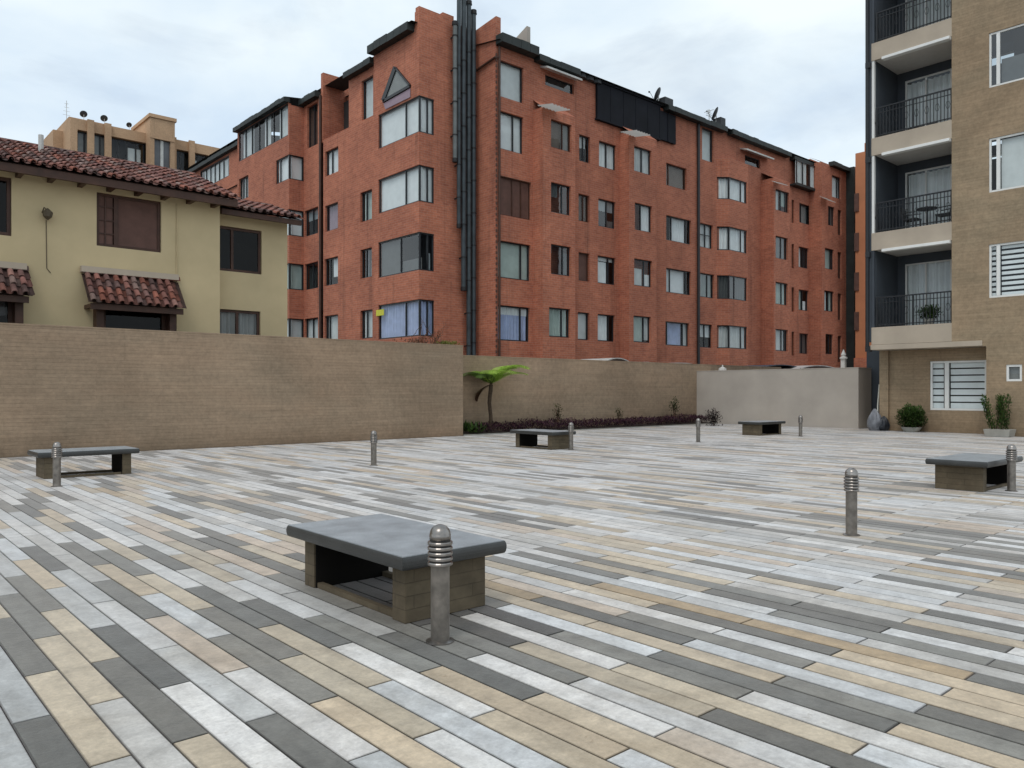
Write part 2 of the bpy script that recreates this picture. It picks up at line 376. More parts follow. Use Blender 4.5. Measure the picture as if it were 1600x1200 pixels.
def window(root, pl, u0, u1, z0, z1, mulls=(), cur=None, span=(0, 1), zspan=(0, 1), frame='dark_metal', nd=0.10, fw=0.05, glass='glass',
           wavy=True, transoms=(), label=None, name='window', slats=None, extra=None, bars=None):
    mb = MB(); d = 0.05
    u0b, u1b, z0b, z1b = u0+0.002, u1-0.002, z0+0.002, z1-0.002
    pl.box(mb, u0b, nd, z0b, u0b+fw, nd+d, z1b); pl.box(mb, u1b-fw, nd, z0b, u1b, nd+d, z1b)
    pl.box(mb, u0b+fw, nd, z0b, u1b-fw, nd+d, z0b+fw); pl.box(mb, u0b+fw, nd, z1b-fw, u1b-fw, nd+d, z1b)
    w = u1-u0; h = z1-z0
    for m in mulls:
        mw = fw
        if isinstance(m, tuple): m, mw = m
        c = u0+w*m; pl.box(mb, c-mw/2, nd-0.006, z0b+fw, c+mw/2, nd+d+0.006, z1b-fw)
    for t in transoms:
        c = z0+h*t; pl.box(mb, u0b+fw, nd+0.004, c-fw*0.4, u1b-fw, nd+d-0.004, c+fw*0.4)
    if bars:
        for (a, b, nv, nh) in bars:
            for i in range(1, nv): 
                c = u0+w*(a+(b-a)*i/nv); pl.box(mb, c-0.014, nd+0.002, z0b+fw, c+0.014, nd+d-0.002, z1b-fw)
            for i in range(1, nh):
                c = z0+h*i/nh; pl.box(mb, u0+w*a, nd+0.003, c-0.014, u0+w*b, nd+d-0.003, c+0.014)
    f = mb.build(name, M[frame], root)
    if label: f['label'] = label
    if glass:
      g = MB(); g.face([pl.P(u0b+fw*0.5, nd+0.027, z0b+fw*0.5), pl.P(u1b-fw*0.5, nd+0.027, z0b+fw*0.5), pl.P(u1b-fw*0.5, nd+0.027, z1b-fw*0.5), pl.P(u0b+fw*0.5, nd+0.027, z1b-fw*0.5)])
      g.build('pane', M[glass], f)
    if cur:
        sets = cur if isinstance(cur, list) else [(cur, span, zspan)]
        for cm, sp, zs in sets:
            c = MB(); curtain_mesh(c, pl, u0+w*sp[0]+0.01, u0+w*sp[1]-0.01, z0+h*zs[0]+0.01, z0+h*zs[1]-0.01, nd+(0.11 if glass else 0.03), wavy)
            c.build('curtain' if wavy else 'blind', M[cm], f)
    if slats:
        c = MB(); ph = slats[0]; k = int(h/ph)
        for i in range(k+1):
            a = z0b+fw+i*ph; b = min(a+ph*slats[1], z1b-fw)
            if b > a:
                for (s0, s1) in slats[2]: pl.box(c, u0+w*s0+0.02, nd+0.09, a, u0+w*s1-0.02, nd+0.10, b)
        c.build('blind', M['cur_white'], f)
    return f

# ------------------------------------------------------------------ ground, paving, bed
def structure(o): o['kind'] = 'structure'; return o
g = MB(); g.face([(-400,-400,-0.06),(600,-400,-0.06),(600,600,-0.06),(-400,600,-0.06)])
structure(g.build('ground', M['ground']))
g = MB(); g.face([(-9,-6,-0.011),(27.6,-6,-0.011),(27.6,18.06,-0.011),(-9,18.06,-0.011)])
structure(g.build('paving_bed', M['mortar']))
SEEN = {(0,2):'d',(0,1):'b',(0,0):'d',(0,-1):'b',(-1,1):'d',(-1,0):'b',(-1,-1):'l',(-2,1):'d',(-2,0):'b',(-2,-1):'l',(-3,0):'l',(-3,-1):'d',(-4,0):'l',(1,1):'l',(1,0):'d',(1,-1):'w',(2,2):'l',(2,1):'w',(2,0):'l',(2,-1):'d',(3,1):'d',(3,0):'p',(3,-1):'w',(3,-2):'l',(4,1):'w',(4,0):'d',(4,-1):'b',(5,0):'d',(5,-1):'b',(5,-2):'w',(6,1):'d',(6,0):'b',(6,-1):'w',(7,0):'d',(7,-1):'w',(7,-2):'b',(8,1):'w',(8,0):'d',(8,-1):'b',(9,0):'l',(9,-1):'d',(9,-2):'b',(10,-1):'w',(10,-2):'p',(10,0):'d',(8,-2):'w',(11,-1):'d',(11,-2):'w',(12,-1):'b',(12,-2):'d',(13,-1):'w',(13,-2):'b',(13,-3):'w',(14,-1):'d',(14,-2):'w',(15,-1):'w',(15,-2):'d',(15,-3):'b',(16,-1):'b',(16,-2):'d',(17,-1):'d',(17,-2):'w',(17,-3):'d',(18,0):'p',(18,-1):'d',(18,-2):'b',(19,-1):'w',(20,-1):'d',(19,-2):'w',(19,-3):'b',(22,-1):'w',(21,-2):'t',(21,-3):'d',(23,-2):'d',(25,-2):'d',(26,-1):'l',(26,-2):'b',(28,-2):'d',(0,3):'l',(1,2):'b',(2,3):'d',(3,3):'l',(4,3):'d',(4,2):'b',(5,3):'w',(6,3):'b',(5,2):'d',(6,4):'d',(6,2):'w',(5,1):'b',(7,2):'d',(7,1):'l',(8,2):'b'}
PAL = {'w': (0.595, 0.585, 0.575), 'l': (0.450, 0.440, 0.424), 'b': (0.500, 0.412, 0.302), 'p': (0.490, 0.405, 0.325), 'd': (0.150, 0.144, 0.128), 't': (0.41, 0.305, 0.185)}
for k_ in range(10, 16):
    for j_ in (0, 1): SEEN.setdefault((k_, j_), 'd')  # stones below the near bench set dark, helping paint its shade
PW, PX0, PL_ = 0.1376, 0.986, 1.147
rp = random.Random(31)
g = MB()
for k in range(-70, 193):
    xa = PX0+k*PW; xb = xa+PW
    if xb > 27.55: break
    off = 3.01 if k % 2 == 0 else 3.6
    for j in range(-8, 14):
        ya = max(off+j*PL_, -5.9); yb = min(off+(j+1)*PL_, 18.05)
        if yb-ya < 0.05: continue
        t = SEEN.get((k, j)) or rp.choices('wlbpdt', (31, 20, 18, 8, 21, 2) if xa+ya < 8 else (40, 17, 13, 8, 21, 1))[0]
        c = PAL[t]; f = rp.uniform(0.84, 1.10) if t != 'd' else rp.uniform(0.75, 1.5)
        hu = rp.uniform(-0.03, 0.03)
        if 11 <= k <= 14 and j in (0, 1) and 3.5 < (ya+yb)/2 < 5: f *= 0.45      # shade under the near bench put into the stone colour
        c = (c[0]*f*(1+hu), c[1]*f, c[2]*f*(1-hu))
        gp, bv = 0.0030, 0.0036
        x0, x1, y0, y1 = xa+gp, xb-gp, ya+gp, yb-gp
        x0 += rp.uniform(0, .0012); x1 -= rp.uniform(0, .0012); y0 += rp.uniform(0, .002); y1 -= rp.uniform(0, .002)
        h = [rp.uniform(-0.0008, 0.0008) for _ in range(4)]
        v = [(x0,y0,-0.010),(x1,y0,-0.010),(x1,y1,-0.010),(x0,y1,-0.010),(x0,y0,-0.002),(x1,y0,-0.002),(x1,y1,-0.002),(x0,y1,-0.002),
             (x0+bv,y0+bv,h[0]),(x1-bv,y0+bv,h[1]),(x1-bv,y1-bv,h[2]),(x0+bv,y1-bv,h[3])]
        e = tuple(q*0.62 for q in c)
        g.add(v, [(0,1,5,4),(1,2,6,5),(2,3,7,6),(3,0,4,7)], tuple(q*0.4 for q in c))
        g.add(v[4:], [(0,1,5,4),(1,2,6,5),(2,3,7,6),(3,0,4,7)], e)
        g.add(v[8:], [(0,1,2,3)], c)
structure(g.build('paving', M['paver']))
# soil bed in front of the set-back wall
g = MB(); n = 40
for i in range(n):
    xa, xb = 14.12+(26.86-14.12)*i/n, 14.12+(26.86-14.12)*(i+1)/n
    za = 0.05+0.03*math.sin(i*1.7); zb = 0.05+0.03*math.sin((i+1)*1.7)
    g.face([(xa,18.10,0.02),(xb,18.10,0.02),(xb,18.5,zb+.02),(xa,18.5,za+.02)])
    g.face([(xa,18.5,za+.02),(xb,18.5,zb+.02),(xb,19.05,zb),(xa,19.05,za)])
structure(g.build('planting_bed', M['soil']))
g = MB(); g.box(14.12, 18.056, -0.02, 26.88, 18.10, 0.03)
structure(g.build('bed_kerb', M['pot']))

# ------------------------------------------------------------------ boundary walls
def wall_box(name, x0, y0, x1, y1, z1, mat, label, cope=None):
    r = thing(name, ((x0+x1)/2, (y0+y1)/2, 0), label, 'wall')
    m = MB(); m.box(x0, y0, -0.05, x1, y1, z1); m.build('wall_face', M[mat], r)
    c = MB(); c.box(x0-0.006, y0-0.006, z1, x1+0.006, y1+0.006, z1+0.035); c.build('coping', M[cope or mat], r, bevel=0.006)
    return r
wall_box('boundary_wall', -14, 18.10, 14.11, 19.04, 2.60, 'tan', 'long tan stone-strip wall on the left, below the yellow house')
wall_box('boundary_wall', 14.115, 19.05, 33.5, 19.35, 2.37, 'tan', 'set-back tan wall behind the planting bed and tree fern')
r = thing('boundary_wall', (26.9, 15, 0), 'plain smooth grey wall behind the far right bench', 'wall')
m = MB(); m.box(26.90, 12.40, -0.05, 27.9, 19.045, 2.09); m.build('wall_face', M['grey_render'], r)
c = MB(); c.box(26.89, 12.39, 2.09, 27.91, 19.044, 2.12); c.build('coping', M['grey_render'], r)

# ------------------------------------------------------------------ benches
def slab(mb, x0, y0, x1, y1, z0, z1, rad, n=7):
    """plate with a full bull-nosed edge"""
    prof = []
    zc = (z0+z1)/2; hh = (z1-z0)/2
    for i in range(n+1):
        a = -PI/2+PI*i/n
        prof.append((rad*(1-math.cos(a)), zc+hh*math.sin(a)))
    rings = []
    for ins, z in prof:
        rings.append([(x0+ins,y0+ins,z),(x1-ins,y0+ins,z),(x1-ins,y1-ins,z),(x0+ins,y1-ins,z)])
    i0 = len(mb.v)
    for rg in rings: mb.v.extend(rg)
    for i in range(len(rings)-1):
        for k in range(4):
            a, b = i0+i*4+k, i0+i*4+(k+1) % 4
            mb.f.append((a, b, b+4, a+4)); mb.c.append(None)
    mb.f.append((i0+3,i0+2,i0+1,i0)); mb.c.append(None)
    e = i0+(len(rings)-1)*4; mb.f.append((e,e+1,e+2,e+3)); mb.c.append(None)
BG = 'stone benches on the plaza'
# leg panels stand at both ends, the long sides are open
def make_bench(length, depth, leg_t, label):
    """long axis = +Y, origin at one base corner"""
    r = thing('stone_bench', (0, 0, 0), label, 'bench', BG)
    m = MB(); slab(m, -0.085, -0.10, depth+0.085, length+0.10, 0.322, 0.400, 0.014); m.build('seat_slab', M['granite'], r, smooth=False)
    for a in (0, length-leg_t):
        m = MB(); m.box(0, a, 0, depth, a+leg_t, 0.322); m.build('leg', M['bench_tile'], r, bevel=0.004)
    for a in (0.02, depth-0.06):
        m = MB(); m.box(a, leg_t, 0.0, a+0.04, length-leg_t, 0.035); m.build('base_rail', M['bench_tile'], r)
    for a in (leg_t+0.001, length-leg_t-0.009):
        m = MB(); m.box(0.012, a, 0.0, depth-0.012, a+0.008, 0.316); m.build('leg_shade_plate', M['void'], r)  # dark plates added to paint shade onto the inner leg faces
    return r
b1 = make_bench(1.20, 0.58, 0.13, 'nearest stone bench with dark granite top, behind the front bollard')
b1.location = (2.46, 3.68, 0)
b3 = dup(b1, (12.16, 12.42, 0), 'granite topped bench in the middle distance before the purple plants')
b2 = dup(b1, (3.72, 13.24, 0), 'granite topped bench close to the long tan wall on the far left', PI/2)
b5 = dup(b1, (12.42, 3.56, 0), 'granite topped bench at the right edge of the photo', PI/2)
b4 = dup(b1, (21.75, 12.36, 0), 'small far bench in front of the grey wall', PI/2)

# ------------------------------------------------------------------ bollard lights
GG = 'steel bollard lights on the plaza'
def make_bollard(label):
    r = thing('bollard_light', (0, 0, 0), label, 'bollard', GG)
    m = MB(); m.lathe([(0.074,0.0),(0.074,0.006),(0.060,0.010),(0.052,0.012)], 0, 0, 0, 28); m.build('base_flange', M['steel'], r)
    m = MB(); m.lathe([(0.0490,0.008),(0.0490,0.400)], 0, 0, 0, 32); m.build('post', M['steel_dark'], r, smooth=False)
    h = MB(); h.lathe([(0.053,0.401),(0.053,0.530)], 0, 0, 0, 20); h.build('lamp_core', M['louvre_core'], r)
    for i in range(5):
        z = 0.398+i*0.0265
        q = MB(); q.lathe([(0.052,z+0.006),(0.063,z),(0.0655,z+0.003),(0.0655,z+0.012),(0.062,z+0.017),(0.052,z+0.0195)], 0, 0, 0, 32); q.build('louvre_ring', M['steel'], r, smooth=False)
    q = MB(); prof = [(0.056,0.530),(0.056,0.555)]
    for i in range(0, 9):
        a = PI/2*i/8; prof.append((max(0.0015, 0.055*math.cos(a)), 0.556+0.052*math.sin(a)))
    q.lathe(prof, 0, 0, 0, 32); q.build('dome_cap', M['steel'], r, smooth=True)
    return r
BOL = [((2.43, 3.31), 'nearest steel bollard light, standing in front of the nearest bench'),
       ((2.46, 12.13), 'bollard light in front of the far left bench'),
       ((7.31, 11.91), 'bollard light alone in front of the long tan wall'),
       ((12.52, 12.18), 'bollard light in front of the middle bench by the purple plants'),
       ((16.79, 11.84), 'bollard light standing alone between the middle bench and the far bench'),
       ((21.11, 11.40), 'smallest bollard light, just right of the far bench at the grey wall'),
       ((7.00, 3.29), 'bollard light alone on open paving on the right side'),
       ((11.64, 3.36), 'bollard light against the bench at the right edge')]
bp = make_bollard(BOL[0][1]); bp.location = (BOL[0][0][0], BOL[0][0][1], 0)
for (x, y), lb in BOL[1:]: dup(bp, (x, y, 0), lb)

# ------------------------------------------------------------------ red brick apartment building
Y0 = 24.0; XA = 17.6; YA = 25.35; XB = 20.38; EAVE = 15.15
bb = thing('apartment_building', (XA, YA, 0), 'long red brick apartment block with dark framed windows and grey flue pipes on its corner', 'building')
ROW = {5: (13.15, 14.62), 4: (11.45, 12.62), 3: (8.75, 10.0), 2: (6.17, 7.42), 1: (3.56, 4.78)}
W = MB()
def rowz(r, zb=None, zt=None):
    a, b = ROW[r]; return (zb if zb is not None else a, zt if zt is not None else b)
jobs = []
def seg_y(px0, px1, Y, z1, wins, x0=None, x1=None, depth=0.16, z0=0.0):
    """wall segment facing -Y with its windows given as (px0, px1, row, kwargs)"""
    pl = PY(Y); ops = []
    for w in wins:
        a, b = xY(w[0], Y), xY(w[1], Y)
        kw = dict(w[3]) if len(w) > 3 else {}
        za, zb = rowz(w[2], kw.pop('zb', None), kw.pop('zt', None)) if isinstance(w[2], int) else w[2]
        ops.append((a, b, za, zb)); jobs.append((pl, a, b, za, zb, kw))
    X0 = x0 if x0 is not None else xY(px0, Y); X1 = x1 if x1 is not None else xY(px1, Y)
    facade(W, pl, X0, X1, z0, z1, ops, depth)
    return X0, X1
def wn(cur=None, mulls=(), **kw): d = dict(cur=cur, mulls=mulls); d.update(kw); return d
pw = wn
big = dict(zb=8.42, zt=9.98)
# segment A beside the flues
segA_wins = [
    (780, 818, 5, wn('cur_pale', (), wavy=False)),
    (780, 818, 4, wn('cur_white', (0.62,), zb=11.05, zt=12.58, wavy=False)),
    (779, 830, 3, wn('shutter', (0.45, 0.72), zb=8.40, zt=9.97, wavy=False, frame='brown_wood', glass=None)),
    (778, 829, 2, wn('cur_green', (0.74,), zb=5.86, zt=7.36, wavy=False)),
    (778, 828, 1, wn([('cur_blue', (0, 1), (0, 0.76)), ('cur_white', (0, 1), (0.74, 1))], (0.74,), zb=3.34, zt=4.76))]
xA0, xA1 = seg_y(775, 832, Y0, EAVE, segA_wins, x0=XB, x1=22.40)
# proud panel B
YB = 23.42
xb0, xb1 = seg_y(852, 899, YB, 13.0, [
    (861, 893, 4, wn([('cur_taupe', (0, .6), (0, 1)), ('cur_grey', (.6, 1), (0, 1))], (0.62,), frame='brown_wood', wavy=False)),
    (861, 892, 3, wn([('cur_grey', (0, .5), (0.55, 1))], (0.62,), glass='glass_dark')),
    (861, 892, 2, wn([('cur_grey', (0.68, 1), (0, .8)), ('cur_white', (.0, .22), (.72, 1))], (0.66,), glass='glass_dark')),
    (858, 891, 1, wn('cur_green', (0.66,)))], x0=22.40)
YC = 24.0
seg_y(899, 968, YC, EAVE, [
    (905, 922, 4, wn([('cur_pale', (0, .9), (0.55, 1)), ('cur_white', (0, .35), (0, .5))], (0.5,))),
    (904, 921, 3, wn('cur_taupe', (0.55,), frame='brown_wood', zb=8.8, zt=10.0)),
    (904, 921, 2, wn('shutter', (), frame='brown_wood', wavy=False, glass=None)),
    (903, 921, 1, wn('cur_pale', (), wavy=False)),
    (936, 963, 4, wn('cur_white', (0.5,))),
    (935, 962, 3, wn([('cur_white', (0, 1), (0.6, 1)), ('cur_grey', (.55, 1), (0, .3))], (0.55,), glass='glass_dark')),
    (934, 962, 2, wn([('cur_white', (0, .62), (0, .82)), ('cur_white', (0, 1), (.84, 1))], (0.66,))),
    (934, 961, 1, wn([('cur_white', (0, .68), (0, 1))], (0.7,))),
    (852, 897, (14.25, 14.72), wn(None, (), glass='glass_dark')),
    ], x0=22.40, x1=xY(968, YC))
YD = 23.42; xd0 = xY(968, YC)
_, xd1 = seg_y(984, 1026, YD, 13.2, [
    (991, 1018, 4, wn('cur_pale', (0.52,))),
    (992, 1019, 3, wn([('cur_white', (0.45, 1), (0, 1)), ('cur_pale', (0, .2), (0, .6))], (0.42,))),
    (991, 1019, 2, wn([('cur_pale', (0, 0.62), (0, .68)), ('cur_white', (.72, 1), (0, .5))], (0.62,))),
    (990, 1017, 1, wn([('cur_green', (0, .66), (0, 1)), ('cur_pale', (.8, 1), (0.1, 1))], (0.66,)))], x0=xd0)
seg_y(968, 1119, YC, EAVE, [
    (1041, 1073, 4, wn('cur_taupe', (0.18,), frame='brown_wood', wavy=False, zt=12.55)),
    (1041, 1080, 3, wn([('cur_white', (.28, .84), (0, 1))], (0.26, 0.84), zt=9.98)),
    (1041, 1080, 2, wn([('cur_white', (.05, .82), (0, 1))], (0.20, 0.84), wavy=False, zt=7.38)),
    (1040, 1077, 1, wn([('cur_blue', (0, .78), (0, 1)), ('cur_pale', (.82, 1), (0, 1))], (0.12, 0.78), zt=4.74)),
    (1097, 1115, (13.3, 15.0), wn('cur_pale', (), wavy=False)),
    (1094, 1114, 3, wn('cur_pale', (0.5,), transoms=(0.55,))),
    (1094, 1116, 2, wn('cur_green', (0.6,), glass='glass_dark')),
    (1093, 1113, 1, wn([('cur_white', (0, 1), (.45, 1))], (0.5,))),
    ], x0=xd0, x1=xY(1119, YC))
# canted bay
bx0 = xY(1119, YC); YBAY = 23.55; bx1 = xY(1140, YBAY); bx2 = xY(1169, YBAY)
dx, dy = bx1-bx0, YBAY-YC; L = math.hypot(dx, dy)
plc = Plane(bx0, YC, dx/L, dy/L, -dy/L, dx/L); plf = PY(YBAY)
opsC = []; opsF = []
for r, kw in ((4, wn('cur_white', ())), (3, wn('cur_white', ())), (2, wn('cur_grey', (), glass='glass_dark')), (1, wn('cur_pale', ()))):
    za, zb = ROW[r]
    opsC.append((0.03, L-0.001, za, zb)); jobs.append((plc, 0.03, L-0.03, za, zb, dict(kw, nd=0.05)))
    kw2 = dict(kw); kw2['mulls'] = (0.68,) if r != 2 else (0.3,)
    opsF.append((bx1+0.001, bx2-0.12, za, zb)); jobs.append((plf, bx1+0.03, bx2-0.12, za, zb, dict(kw2, nd=0.05)))
facade(W, plc, 0, L, 0, 13.6, opsC, 0.1); facade(W, plf, bx1, bx2, 0, 13.6, opsF, 0.1)
W.face([(bx2,YBAY,0),(bx2,YC,0),(bx2,YC,13.6),(bx2,YBAY,13.6)])
W.face([(bx0,YC,13.6),(bx1,YBAY,13.6),(bx2,YBAY,13.6),(bx2,YC,13.6)])
# base plane behind bay up to next proud panel
XG = xY(1189, YC)
seg_y(1119, 1189, YC, EAVE, [(1164, 1188, (13.85, 14.35), wn(None, (), glass='glass_dark'))], x0=bx0, x1=XG)
YG = 23.2
_, xg1 = seg_y(1202, 1234, YG, 13.2, [
    (1212, 1233, 4, wn([('cur_pale', (0, .45), (0, 1)), ('cur_green', (.5, .9), (.3, 1))], (0.48, 0.84))),
    (1212, 1231, 3, wn('cur_grey', (0.55,), glass='glass_dark')),
    (1212, 1231, 2, wn('cur_green', (0.6,))),
    (1212, 1231, 1, wn('cur_pale', (0.6, 0.84)))], x0=XG)
XI = xY(1264, YC)
seg_y(1234, 1264, YC, EAVE, [
    (1249, 1264, 4, wn('cur_grey', (0.3,))), (1248, 1263.5, 3, wn([('cur_pale', (0, .5), (0, 1)), ('cur_grey', (.75, 1), (0, 1))], (0.55, .75))),
    (1248, 1263.5, 2, wn([('cur_green', (0, .5), (0, 1)), ('cur_white', (.6, 1), (0, .5))], (0.5,))), (1249, 1263, 1, wn('cur_grey', (0.45,), glass='glass_dark'))] +
    [(1237, 1241, (ROW[k][0]-0.15, ROW[k][1]+0.05), wn('shutter', (), frame='brown_wood', wavy=False, glass=None)) for k in (1, 2, 3, 4)], x0=XG, x1=XI)
YI = 23.2
_, xi1 = seg_y(1280, 1322, YI, EAVE, [
    (1300, 1314, (13.25, 14.6), wn('cur_white', (0.75,))),
    (1294, 1304, 4, wn('cur_grey', (0.5,), glass='glass_dark')), (1289, 1303, 3, wn('cur_green', (0.78,), wavy=False)),
    (1288, 1303, 2, wn([('cur_pale', (0, .5), (0, 1)), ('cur_green', (.62, 1), (0, 1))], (0.56,))), (1290, 1302, 1, wn(None, (0.6,), glass='glass_dark'))] +
    [(1309, 1315, (ROW[k][0]-0.45, ROW[k][1]-0.05), wn('shutter', (0.5,), frame='brown_wood', wavy=False, glass=None)) for k in (1, 2, 3, 4)], x0=XI)
# proud panel returns and tops
for (x0, x1, y, zt) in ((22.40, xb1, YB, 13.0), (xd0, xd1, YD, 13.2), (XG, xg1, YG, 13.2), (XI, xi1, YI, EAVE)):
    for x in (x0, x1): W.face([(x,y,0),(x,Y0,0),(x,Y0,zt),(x,y,zt)])
    W.face([(x0,y,zt),(x1,y,zt),(x1,Y0+.02,zt+0.45),(x0,Y0+.02,zt+0.45)])
XEND = xi1
W.face([(XEND,YI,0),(XEND,36,0),(XEND,36,EAVE),(XEND,YI,EAVE)])
# re-entrant corner with the flues: face B (faces -X) and face A (faces -Y)
ZTOP = 16.15
W.face([(XB,Y0,0),(XB,YA,0),(XB,YA,15.1),(XB,Y0,15.1)])
# tower corner faces
def seg_x(px0, px1, X, z1, wins, y0=None, y1=None, depth=0.16, z0=0.0, extra_ops=()):
    pl = PX(X); ops = list(extra_ops)
    for w in wins:
        a, b = sorted((yX(w[0], X), yX(w[1], X)))
        kw = dict(w[3]) if len(w) > 3 and w[3] else {}
        za, zb = rowz(w[2], kw.pop('zb', None), kw.pop('zt', None)) if isinstance(w[2], int) else w[2]
        if kw.pop('corner', False): ops.append((y0, b, za, zb)); a = y0+0.03
        else: ops.append((a, b, za, zb))
        jobs.append((pl, a, b, za, zb, kw))
    facade(W, pl, y0, y1, z0, z1, ops, depth)
TW = {4: (11.40, 12.82), 3: (8.70, 10.12), 2: (6.02, 7.50), 1: (3.45, 4.88)}
plA = PY(YA); opsA = []
for r, mk in ((4, 'cur_white'), (3, 'cur_white'), (2, None), (1, 'cur_blue')):
    za, zb = TW[r]; xe = xY(678.5, YA)
    opsA.append((XA, xe, za, zb))
    cs = [(mk, (0.04, 1), (0, 1))] if mk else [('cur_white', (.75, .88), (0, .5))]
    jobs.append((plA, XA+0.03, xe, za, zb, dict(cur=cs, mulls=(0.58,), nd=0.04, glass='glass' if mk else 'glass_dark', wavy=(r == 1))))
facade(W, plA, XA, XB+0.0, 0, ZTOP, opsA, 0.12)
YTE = yX(584, XA)      # end of the tower on the long left facade
plL = PX(XA)
ZG = (13.0, 14.55)
tw = []
for r, mk in ((4, 'cur_white'), (3, 'cur_white'), (2, 'cur_grey'), (1, 'cur_blue')):
    za, zb = TW[r]; e = yX(591, XA)
    kw = dict(cur=[(mk, (0.0, 1), (0, 1))] if r != 2 else [('cur_grey', (0.5, 1), (0, 1)), ('cur_grey', (0, .5), (0, .35))], mulls=(0.33,) if r != 2 else (0.45,), nd=0.05, corner=True, wavy=(r == 1), glass='glass' if r != 2 else 'glass_dark')
    tw.append((655, 591, (za, zb), kw))
seg_x(655, 584, XA, 15.55, tw, y0=YA, y1=YTE)
# the tower roof band
W.face([(XA,YA,15.55),(XA,YA+0.3,15.55),(XA,YA+0.3,ZTOP),(XA,YA,ZTOP)])
XL = XA+0.12
Y2 = yX(545, XL); Y3 = yX(505, XL)
seg_x(584, 545, XL, 15.2, [
    (583, 565, (13.0, 14.72), wn('cur_pale', (), wavy=False)),
    (581, 563, 3, wn('cur_green', (0.62,), zb=8.62, zt=9.9)), (581, 563, 2, wn([('cur_white', (.62, .75), (0, 1)), ('cur_grey', (0, .5), (0, .6))], (0.62,), glass='glass_dark')),
    (582, 563, 1, wn('cur_pale', (0.6,)))], y0=YTE, y1=Y2)
W.face([(XA,YTE,0),(XL,YTE,0),(XL,YTE,15.55),(XA,YTE,15.55)])
seg_x(545, 505, XL, 13.0, [
    (528.5, 508, 4, wn('cur_white', (0.6,), zb=11.25, zt=12.4)), (528, 508, 3, wn('cur_mauve', (), zb=8.68, zt=9.88)),
    (528, 507, 2, wn([('cur_white', (0, .6), (.3, 1))], (0.7,))), (528, 507, 1, wn('cur_pale', (0.75,)))], y0=Y2, y1=Y3)
# recessed terrace behind with party walls
XR = XL+1.25
W.face([(XR,Y2,12.9),(XR,Y3,12.9),(XR,Y3,15.3),(XR,Y2,15.3)])
W.face([(XL,Y2,12.9),(XR,Y2,12.9),(XR,Y2,15.2),(XL,Y2,15.2)])
W.face([(XL,Y2,13.0),(XL,Y3,13.0),(XR,Y3,13.0),(XR,Y2,13.0)])
W.box(XL, Y3, 12.9, XR+0.6, Y3+0.22, 16.15)
XP = 16.95; Y4 = yX(475, XL)
seg_x(505, 475, XL, 15.2, [
    (496.5, 480, (12.95, 14.95), wn('cur_taupe', (0.5,), glass='glass_dark')),
    (497, 476, 3, wn([('cur_white', (0.2, 1), (.6, 1))], (0.5,), glass='glass_dark')), (497, 476, 2, wn(None, (0.5,), glass='glass_dark')),
    (497, 476, 1, wn('cur_pale', (0.5,)))], y0=Y3+0.22, y1=Y4)
# projecting part with bay windows behind the yellow house
plU = PY(Y4); ops = []
for r, mk in ((4, 'cur_white'), (3, 'cur_white'), (2, 'cur_green'), (1, 'cur_pale')):
    za, zb = ROW[r]; ops.append((XP, XL-0.02, za, zb)); jobs.append((plU, XP+0.02, XL-0.02, za, zb, dict(cur=mk, nd=0.05, wavy=False)))
facade(W, plU, XP, XL, 0, 15.0, ops, 0.1)
Y5 = yX(371, XP)
W5 = []
for r, mk in ((4, 'cur_white'), (3, 'cur_white'), (2, 'cur_green'), (1, 'cur_pale')):
    W5.append((455, 431, r, dict(cur=mk, mulls=(0.72,), nd=0.05, corner=True, wavy=False)))
W5 += [(388, 373, 4, wn('cur_pale', (0.4, .7)))]
gz0 = 13.55
seg_x(475, 371, XP, 15.3, W5 + [(450, 373, (gz0, 15.1), dict(cur=[('cur_pale', (.02, .2), (0, 1)), ('cur_pale', (.36, .5), (0, 1)), ('cur_pale', (.7, .95), (0, 1))], mulls=(0.14, 0.28, 0.42, 0.57, 0.72, 0.86), nd=0.03, glass='glass'))], y0=Y4, y1=Y5)
W.face([(XP,Y5,0),(XA+.3,Y5,0),(XA+.3,Y5,15.3),(XP,Y5,15.3)])
Y6 = yX(300, XA+.3)
seg_x(371, 300, XA+.3, 15.2, [(358, 313, (13.75, 14.95), dict(cur=[('cur_pale', (.1, .9), (0, .9))], mulls=(0.2, 0.35, 0.5, 0.65, 0.8), nd=0.03)),
    (350, 340, 4, wn(None, (), glass='glass_dark'))], y0=Y5, y1=Y6+4)
W.build('wall', M['brick'], bb)
for pl, a, b, za, zb, kw in jobs: window(bb, pl, a, b, za, zb, **kw)
# triangular gable window in the tower
def pX(px, py, X): y, z = onX(px, py, X); return y, z
ya, za = pX(600, 158, XA); yb, zb = pX(642, 134, XA); yc, zc = pX(619, 106, XA)
m = MB(); XT = XA-0.03
m.face([(XT,ya,za),(XT,yb,zb),(XT,yc,zc)])
gl = MB(); gl.face([(XT-0.004,ya,za),(XT-0.004,yb,zb),(XT-0.004,yc,zc)])
fr = MB()
def bar(mb, p, q, t=0.11):
    (y1, z1), (y2, z2) = p, q; d = Vector((y2-y1, z2-z1)).normalized(); nn = Vector((-d.y, d.x))*t/2
    v = []
    for x in (XT-0.05, XT+0.03): v += [(x, y1+nn.x, z1+nn.y), (x, y1-nn.x, z1-nn.y), (x, y2-nn.x, z2-nn.y), (x, y2+nn.x, z2+nn.y)]
    mb.hexa(v)
bar(fr, (ya, za), (yc, zc), 0.24); bar(fr, (ya, za-0.02), (yb, zb-0.02)); bar(fr, (yb, zb), (yc, zc), 0.07)
tri = fr.build('gable_window', M['dark_metal'], bb)
m.build('backing', M['cur_grey'], tri); gl.build('pane', M['glass'], tri)
